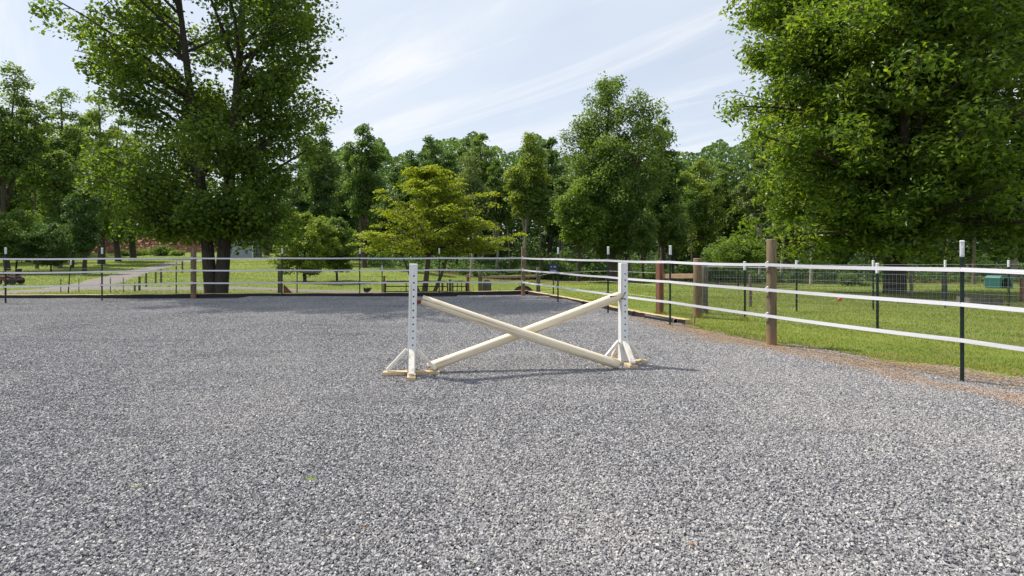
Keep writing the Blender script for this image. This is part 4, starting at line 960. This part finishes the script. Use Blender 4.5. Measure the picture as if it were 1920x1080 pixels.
    ci = rng.choice(len(cents), nleaf, p=wts); rs = rng.uniform(0.7, 1.35, len(cents))[ci][:, None] * sig
    # lumpy clumps: leaves on sprays round each clump centre
    off = rng.normal(size=(nleaf, 3)); off /= np.linalg.norm(off, axis=1)[:, None]; off *= (rng.uniform(0.15, 1, (nleaf, 1)) ** 0.6) * rs * 1.35; off[:, 2] *= flat
    C = cents[ci] + off; C[:, 2] -= (np.hypot(off[:, 0], off[:, 1]) ** 2) * 0.25 / max(sig, .1)
    N = rng.normal(size=(nleaf, 3)) * 0.75 + np.array([0, 0, upb]) + off / rs * 0.35
    link('trunk', TR.mesh('trunk', mbark, True), root); link('branches', BR.mesh('branches', mbark, True), root)
    link('crown', leaf_mesh('crown', C, N, ls, aspect, rng, mleaf), root)
    return root
def leaders(seed, H, hb, R, r, n, spread=0.52, fork=None):
    # a central stem and a few ascending leaders, each carrying its own lobe of the crown
    rg = random.Random(seed * 3 + 1); fk = fork or max(hb * 0.8, H * 0.25); a0 = rg.uniform(0, 6.28)
    st = [dict(base=(0, 0), top=(rg.uniform(-.12, .12) * R, 0), r=r, h=H, az=None, rf=0.66, w=0.30)]
    for i in range(n):
        a = a0 + i * 2 * math.pi / n + rg.uniform(-.4, .4); q = R * spread * rg.uniform(0.8, 1.15); hh = H * rg.uniform(0.66, 0.93)
        st.append(dict(base=(0, 0), top=(math.cos(a) * q, math.sin(a) * q), r=r * 0.55, h=hh, az=None, rf=rg.uniform(0.45, 0.60), w=0.70 / n, fork=fk * rg.uniform(0.8, 1.1), hb=hb + (hh - hb) * rg.uniform(0.0, 0.2)))
    return st
PROF['lobe'] = lambda t: math.sqrt(max(0.06, 1 - (2 * t - 0.95) ** 2 * 0.80))
def ptree(px, D, rtop, hwpx, rbot, prof, label, leaf='mid', bark='bark', n=7000, ls=0.30, sig=None, seed=None, nb=34, nt_=5, tr=None, row_b=None, **k):
    n = int(n * 1.8); ls *= 0.76; x, y = at(px, D); z = T(x, y) - 0.05; H = zrow(rtop, D) - z; R = hwpx * D / F * 1.22; hb = zrow(rbot, D) - z; seed = seed or int((px + 900) * 7 + D)
    if H > 4 and 'stems' not in k: k['stems'] = leaders(seed, H, max(0.2, hb), R, tr or 0.02 * H, 4); nb = int(nb * 1.5); prof = {'oval': 'lobe', 'round': 'lobe', 'top': 'lobe'}.get(prof, prof)
    return grow(k.pop('name', 'tree'), label, (x, y, z), H, max(0.2, hb), R, prof, nb, nt_, n, ls, LEAF[leaf], M[bark], tr or 0.02 * H, seed, sig * 0.75 if sig else R * 0.17, group=k.pop('group', 'trees of the wood behind the fields'), twigs=k.pop('twigs', False), **k)

# the big twin trunked tree behind the back fence
x, y = at(404, 19.6); z = T(x, y) - 0.1
grow('twin_trunk_tree', 'tall twin trunked tree right behind the back fence, left of the jump', (x, y, z), 16.2, 2.15, 4.45, 'upright', 124, 8, 96000, 0.128, LEAF['poplar'], M['bark'], 0.2, 26, sig=0.44, flat=0.8, up=0.6,
     stems=[dict(base=(-0.12, 0), top=(-1.25, -0.2), r=0.225, h=15.8, az=math.pi), dict(base=(0.14, 0.05), top=(0.72, 0.3), r=0.235, h=16.2, az=0.0)], aspect=0.8, gap=0.25, droop=0.05, bstart=1.0, lr=(0.6, 0.98), skew=(-0.04, -0.04))
# the big spreading tree on the lawn at right
x, y = at(1677, 20.3); z = T(x, y) - 0.1
st_ = leaders(5, 17.5, 2.0, 8.1, 0.36, 7, 0.58, 3.0)
grow('spreading_tree', 'huge dense spreading tree on the lawn at the right', (x, y, z), 17.5, 1.55, 8.8, 'broad', 260, 9, 205000, 0.205, LEAF['hickory'], M['bark'], 0.36, 33, sig=0.52, flat=0.55, up=0.35, lr=(0.75, 1.08), aspect=0.46, gap=0.15, droop=0.12, bstart=1.4,
     stems=st_, upb=1.0)
# dogwood with layered boughs
x, y = at(797, 21.8); z = T(x, y) - 0.05; H = zrow(303, 21.8) - z
grow('dogwood_tree', 'small layered yellow green tree with leaning stems behind the left jump standard', (x, y, z), H, 1.85, 2.7, 'spread', 84, 8, 33000, 0.10, LEAF['dogwood'], M['bark_brown'], 0.10, 44, sig=0.29, flat=0.15, up=0.42, tier=0.5, lr=(0.6, 1.1),
     stems=[dict(base=(-0.05, 0), top=(0.1, 0.3), r=0.12, h=H, az=None, w=0.72), dict(base=(0.25, 0), top=(1.6, 0.2), r=0.085, h=H * 0.60, az=0.0, w=0.15), dict(base=(-0.1, 0), top=(-1.4, -0.2), r=0.08, h=H * 0.52, az=math.pi, w=0.13)], aspect=0.65, upb=1.5, gap=0.3, bstart=0.9)
# the wood: left side
ptree(14, 42, 118, 58, 330, 'top', 'tall open tree at the left edge with a bare lower trunk', 'mid', n=6500, ls=0.26, nb=30, sig=0.75, tr=0.2)
ptree(108, 48, 165, 58, 440, 'oval', 'tall airy tree second from the left edge', 'mid', n=8500, ls=0.27, nb=40, sig=0.8)
ptree(190, 55, 172, 60, 440, 'oval', 'tall tree right against the left side of the twin trunked tree', 'light', n=9000, ls=0.30, nb=40, sig=0.9)
ptree(-95, 40, 60, 75, 380, 'oval', 'tall tree just beyond the left edge', 'mid', n=8000, ls=0.28, nb=34)
ptree(52, 62, 285, 62, 470, 'round', 'mid green tree low between the two leftmost tall trees', 'light', n=6500, ls=0.34, nb=34, sig=1.0)
ptree(135, 46, 330, 36, 470, 'column', 'dark cedar like tree standing behind the left T-post', 'dark', n=6500, ls=0.22, nb=40, sig=0.55)
ptree(70, 60, 215, 52, 460, 'oval', 'tree filling the gap between the two tall trees at the left', 'mid', n=6500, ls=0.32, nb=34)
ptree(-25, 58, 190, 60, 460, 'oval', 'tree behind the left edge tall tree', 'dark', n=6500, ls=0.32, nb=34)
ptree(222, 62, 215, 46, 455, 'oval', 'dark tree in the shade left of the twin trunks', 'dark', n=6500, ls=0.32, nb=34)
ptree(30, 36, 392, 62, 478, 'round', 'light green shrubby tree low at the left edge', 'light', n=6500, ls=0.18, nb=30, sig=0.5, tr=0.06)
ptree(96, 36, 418, 48, 490, 'column', 'low dark bush between the left T-posts', 'dark', n=4500, ls=0.15, nb=26, sig=0.4, tr=0.05)
ptree(-90, 34, 380, 80, 478, 'round', 'leafy shrub beyond the left edge', 'mid', n=6000, ls=0.18, nb=30, sig=0.55, tr=0.06)
ptree(158, 36, 345, 34, 470, 'column', 'dark narrow evergreen left of the twin trunked tree', 'dark', n=6500, ls=0.17, nb=44, sig=0.42, tr=0.14)
ptree(250, 72, 205, 62, 455, 'oval', 'distant tree behind the left half of the twin trunked tree', 'mid', n=6500, ls=0.36, nb=34)
ptree(345, 120, 300, 60, 452, 'oval', 'faint distant tree above the red clay bank', 'mid', n=4500, ls=0.5, nb=30)
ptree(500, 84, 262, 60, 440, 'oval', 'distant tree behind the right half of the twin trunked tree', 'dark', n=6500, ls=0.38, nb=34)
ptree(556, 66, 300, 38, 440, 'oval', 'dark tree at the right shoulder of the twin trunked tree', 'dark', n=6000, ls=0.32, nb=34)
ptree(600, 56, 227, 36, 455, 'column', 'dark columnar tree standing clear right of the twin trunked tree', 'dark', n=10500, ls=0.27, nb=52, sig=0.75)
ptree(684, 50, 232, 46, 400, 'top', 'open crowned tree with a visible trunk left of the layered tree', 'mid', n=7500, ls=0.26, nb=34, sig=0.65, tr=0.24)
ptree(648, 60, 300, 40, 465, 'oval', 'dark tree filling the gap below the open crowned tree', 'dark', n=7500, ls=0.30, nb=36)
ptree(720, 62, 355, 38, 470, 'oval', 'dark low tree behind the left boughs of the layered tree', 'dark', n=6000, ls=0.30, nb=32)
ptree(572, 31, 400, 60, 505, 'round', 'small round green tree on the slope left of the layered tree', 'light', n=12000, ls=0.15, nb=40, sig=0.34, tr=0.10)
ptree(632, 33, 410, 36, 500, 'round', 'small shrubby tree touching the small round tree on its right', 'mid', n=6500, ls=0.16, nb=30, sig=0.35, tr=0.07)
# centre
ptree(770, 68, 282, 42, 440, 'oval', 'hazy green tree above the top left of the layered tree', 'mid', n=7000, ls=0.34, nb=34)
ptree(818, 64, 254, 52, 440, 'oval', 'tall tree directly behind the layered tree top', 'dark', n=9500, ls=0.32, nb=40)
ptree(868, 74, 262, 38, 440, 'oval', 'soft green tree between the layered tree and the wood', 'mid', n=7000, ls=0.36, nb=34)
ptree(908, 66, 245, 44, 420, 'top', 'broad flat topped tree left of centre in the wood', 'mid', n=8000, ls=0.32, nb=34)
ptree(882, 50, 292, 32, 400, 'top', 'pale thin tree with forked whitish trunk right of the layered tree', 'pale', 'bark_pale', n=5200, ls=0.20, nb=30, sig=0.7, tr=0.14)
ptree(930, 56, 300, 30, 420, 'oval', 'slim pale trunked tree in the shade of the wood', 'mid', 'bark_pale', n=5000, ls=0.26, nb=28, tr=0.16)
ptree(985, 53, 248, 42, 400, 'oval', 'tall tree with a straight pale trunk behind the corner post', 'light', 'bark_pale', n=8500, ls=0.27, nb=38, sig=0.75, tr=0.17)
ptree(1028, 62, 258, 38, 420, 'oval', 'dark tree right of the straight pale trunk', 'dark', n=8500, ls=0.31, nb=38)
ptree(1050, 57, 330, 36, 440, 'oval', 'lower dark tree between the corner post and the oak', 'dark', 'bark_pale', n=6500, ls=0.29, nb=34, tr=0.13)
x, y = at(1148, 50); z = T(x, y) - 0.05; H = zrow(146, 50) - z
grow('oak_tree', 'tallest domed oak of the wood, right above the right jump standard', (x, y, z), H, zrow(470, 50) - z, 6.2, 'lobe', 170, 8, 70000, 0.20, LEAF['mid'], M['bark_brown'], 0.40, 77, sig=0.72, flat=0.75, up=0.5, gap=0.3, twigs=False, stems=leaders(4, H, zrow(470, 50) - z, 6.2, 0.40, 5), group='trees of the wood behind the fields', bstart=0.8)
ptree(1085, 47, 330, 44, 455, 'round', 'bright green low tree at the left foot of the oak', 'light', n=9500, ls=0.25, nb=38, sig=0.75)
ptree(1245, 54, 222, 46, 450, 'oval', 'shoulder tree just right of the oak', 'mid', n=10500, ls=0.28, nb=42)
ptree(1208, 47, 400, 30, 470, 'oval', 'slim understory tree below the right side of the oak', 'mid', n=4500, ls=0.22, nb=28, tr=0.12)
ptree(1262, 48, 380, 40, 470, 'round', 'leafy understory tree behind the square red post', 'mid', n=6500, ls=0.24, nb=32, tr=0.12)
ptree(1315, 62, 296, 44, 465, 'oval', 'light green tree right of the shoulder tree', 'light', n=8500, ls=0.31, nb=38)
ptree(1372, 66, 300, 46, 465, 'oval', 'green tree in the gap before the spreading tree', 'mid', n=8000, ls=0.32, nb=36)
ptree(1424, 54, 240, 36, 420, 'oval', 'pale trunked tree half hidden by the spreading tree', 'pale', 'bark_pale', n=6000, ls=0.26, nb=32, tr=0.15)
ptree(1384, 36, 443, 56, 492, 'round', 'low yellow green bush left of the tall round fence post', 'light', n=9500, ls=0.15, nb=38, sig=0.38, tr=0.05, name='bush')
ptree(1345, 42, 462, 34, 505, 'round', 'mid green bush behind the low yellow green bush', 'mid', n=4500, ls=0.18, nb=26, sig=0.4, tr=0.05, name='bush')
for px, D, rt2, hw, lf, lab in ((1480, 60, 250, 60, 'mid', 'tree behind the left skirts of the spreading tree'), (1560, 70, 230, 60, 'dark', 'dark tree behind the spreading tree, left of its trunk'),
                                (1640, 64, 260, 55, 'dark', 'dark tree straight behind the spreading tree trunk'), (1730, 60, 240, 60, 'mid', 'tree behind the spreading tree, right of its trunk'),
                                (1815, 56, 260, 55, 'dark', 'dark tree behind the rightmost T-post'), (1900, 54, 240, 60, 'mid', 'tree at the right edge above the teal shelter'), (2010, 50, 200, 80, 'mid', 'tree beyond the right edge')):
    ptree(px, D, rt2, hw, 480, 'oval', lab, lf, 'bark_pale' if px in (1730, 1900) else 'bark_brown', n=6000, ls=0.32, nb=34)
ptree(1590, 40, 512, 22, 530, 'round', 'little dark shrub on the lawn left of the big trunk', 'dark', n=1500, ls=0.13, nb=18, sig=0.25, tr=0.06, name='bush')
ptree(1621, 40, 528, 14, 537, 'round', 'tiny shrub close beside the little dark shrub', 'mid', n=700, ls=0.12, nb=12, sig=0.2, tr=0.03, name='bush')
ptree(305, 80, 462, 20, 476, 'round', 'round green bush below the clay bank by the drive', 'mid', n=2500, ls=0.25, nb=16, sig=0.6, tr=0.05, name='bush')
ptree(250, 82, 468, 34, 477, 'round', 'patch of weedy shrub left of the round green bush', 'light', n=3000, ls=0.25, nb=18, sig=0.6, tr=0.05, name='bush')
ptree(332, 78, 470, 14, 478, 'round', 'small weed bush on the right of the round green bush', 'light', n=1200, ls=0.22, nb=12, sig=0.4, tr=0.05, name='bush')

# the far mass of the wood that closes the view, one object
rng = np.random.default_rng(91); n = 360000
D = rng.uniform(72, 100, n); px = rng.uniform(-500, 2500, n); x = (px - 960) / F * D
top = 288 + 26 * vnoise(px, 0 * px, 60, 31) + 18 * vnoise(px, 0 * px, 22, 32)
hole = (px > 165) & (px < 560)
top = top - 24 * np.exp(-((px - 900) / 150) ** 4)
top = np.where(px < 165, top - 34, top)
top = np.where(hole, 345 + 10 * vnoise(px, 0 * px, 20, 3), top)
zt = CH + (HZ - top) * D / F; z0 = tz(x, D); k = rng.uniform(0, 1, n) ** 1.25; z = z0 + (zt - z0) * k
cl = vnoise(px + D * 9, z * 12 + D * 5, 14, 33) + 0.6 * vnoise(px - D * 7, z * 12, 6, 34)
keep = (cl > -0.55) & ~(hole & (D < 92)) & ~(hole & (px < 430) & (z < 3.8)); C = np.stack([x, D, z], -1)[keep]
N = rng.normal(size=C.shape) + np.array([0, -0.4, 0.8])
tag(link('distant_wood', leaf_mesh('distant_wood', C, N, 0.55, 0.75, rng, LEAF['dark'])), 'dense dark green wood closing the view behind the nearer trees', 'wood', kind='stuff')
# undergrowth along the wood's edge
n = 90000; D = rng.uniform(52, 70, n); px = np.concatenate([rng.uniform(690, 2400, n // 2), rng.uniform(860, 1500, n // 2)]); x = (px - 960) / F * D
hgt = (1.5 + 1.4 * vnoise(px, D * 3, 26, 41)) * (0.5 + (D - 52) / 14); z = tz(x, D) + rng.uniform(0, 1, n) ** 1.2 * np.maximum(hgt, 0.3)
C = np.stack([x, D, z], -1); N = rng.normal(size=C.shape) + np.array([0, -0.3, 1.0])
tag(link('undergrowth', leaf_mesh('undergrowth', C, N, 0.26, 0.75, rng, LEAF['dark'])), 'low leafy undergrowth along the foot of the wood', 'undergrowth', kind='stuff')
# thin trunks seen in the shade of the wood
for px, D, w, lab in ((868, 57, 4, 'thin bare pole like tree left of the corner post'), (955, 60, 3.5, 'thin grey trunk left of the straight pale trunk'), (1012, 52, 5, 'leaning brown trunk right of the corner post'), (1075, 60, 4, 'thin dark trunk left of the oak'),
                      (1182, 51, 5, 'grey trunk just right of the oak trunk'), (1232, 58, 4.5, 'dark straight trunk above the red post'), (1296, 60, 4, 'slim trunk left of the yellow green bush'), (1465, 56, 6, 'grey trunk behind the tall round fence post'),
                      (1520, 50, 6, 'grey trunk left of the big spreading trunk'), (1770, 48, 7, 'pale trunk behind the grey post'), (1826, 47, 7, 'reddish pale trunk behind the rightmost T-post'), (70, 44, 6, 'thin trunk below the two leftmost tall trees'), (112, 45, 7, 'dark trunk between the two left T-posts')):
    x, y = at(px, D); z = T(x, y) - 0.1; rg = random.Random(px); H = rg.uniform(8, 11)
    grow('slender_tree', lab, (x, y, z), H, H * 0.62, 1.9, 'top', 14, 4, 1500, 0.28, LEAF['mid'], M['bark_pale'] if px in (955, 1182, 1465, 1520) else M['bark_brown'], w * y / F / 2, px, sig=0.5, group='slender trees in the wood', lean=(rg.uniform(-.6, .6), 0))

# ------------------------------------------------------------------ little things on the gravel
def sprout(px, row, n, s_, label):
    x, y = G(px, row); rg = random.Random(px); mb = MB()
    for k in range(n):
        a_ = rg.uniform(0, 6.28); l = s_ * rg.uniform(0.6, 1.2); d = Vector((math.cos(a_), math.sin(a_), rg.uniform(0.3, 1.0))).normalized(); w_ = Vector((-d.y, d.x, 0)).normalized() * l * 0.12
        o0 = Vector((rg.uniform(-.5, .5) * s_, rg.uniform(-.5, .5) * s_, 0)); mb.add([o0 - w_ * .4, o0 + w_ * .4, o0 + d * l * .55 + w_, o0 + d * l + Vector((0, 0, -l * .2)), o0 + d * l * .55 - w_], [(0, 1, 2, 3, 4)])
    tag(mb.build('weed_sprout', M['sprout'], None, (x, y, 0.012)), label, 'weed', 'green sprouts in the gravel')
sprout(583, 904, 9, 0.035, 'green weed sprout in the gravel below the left standard, the widest one')
sprout(254, 917, 6, 0.035, 'thin upright weed sprout at the lower left of the gravel')
sprout(1059, 847, 8, 0.035, 'yellowish weed sprout in the gravel right of centre')
sprout(1015, 816, 4, 0.03, 'tiny weed sprout right below the crossing of the poles')
sprout(1274, 1018, 6, 0.022, 'bright green bit of weed beside the brown leaf near the bottom')
sprout(1284, 905, 4, 0.03, 'faint weed sprout in the gravel below the right standard')
sprout(880, 1062, 4, 0.02, 'tiny green sprout at the bottom edge near the centre')
def dleaf(px, row, s_, label, rz):
    x, y = G(px, row); mb = MB(); mb.add([(-s_, 0, 0), (-s_ * .3, -s_ * .45, .006), (s_ * .5, -s_ * .3, .01), (s_, 0, .002), (s_ * .5, s_ * .35, .01), (-s_ * .3, s_ * .4, .008), (0, 0, 0.001)], [(0, 1, 6), (1, 2, 6), (2, 3, 6), (3, 4, 6), (4, 5, 6), (5, 0, 6)])
    o = mb.build('fallen_leaf', M['dryleaf'], None, (x, y, 0.018)); o.rotation_euler = (0.1, 0.1, rz); tag(o, label, 'leaf', 'fallen leaves on the gravel')
dleaf(1296, 1029, 0.019, 'curled brown leaf on the gravel near the bottom, right of centre', -0.4)
dleaf(682, 996, 0.016, 'small tan leaf on the gravel near the bottom, left of centre', 0.3)
dleaf(874, 562, 0.06, 'reddish leaf on the gravel near the back timber edge', 0.3)
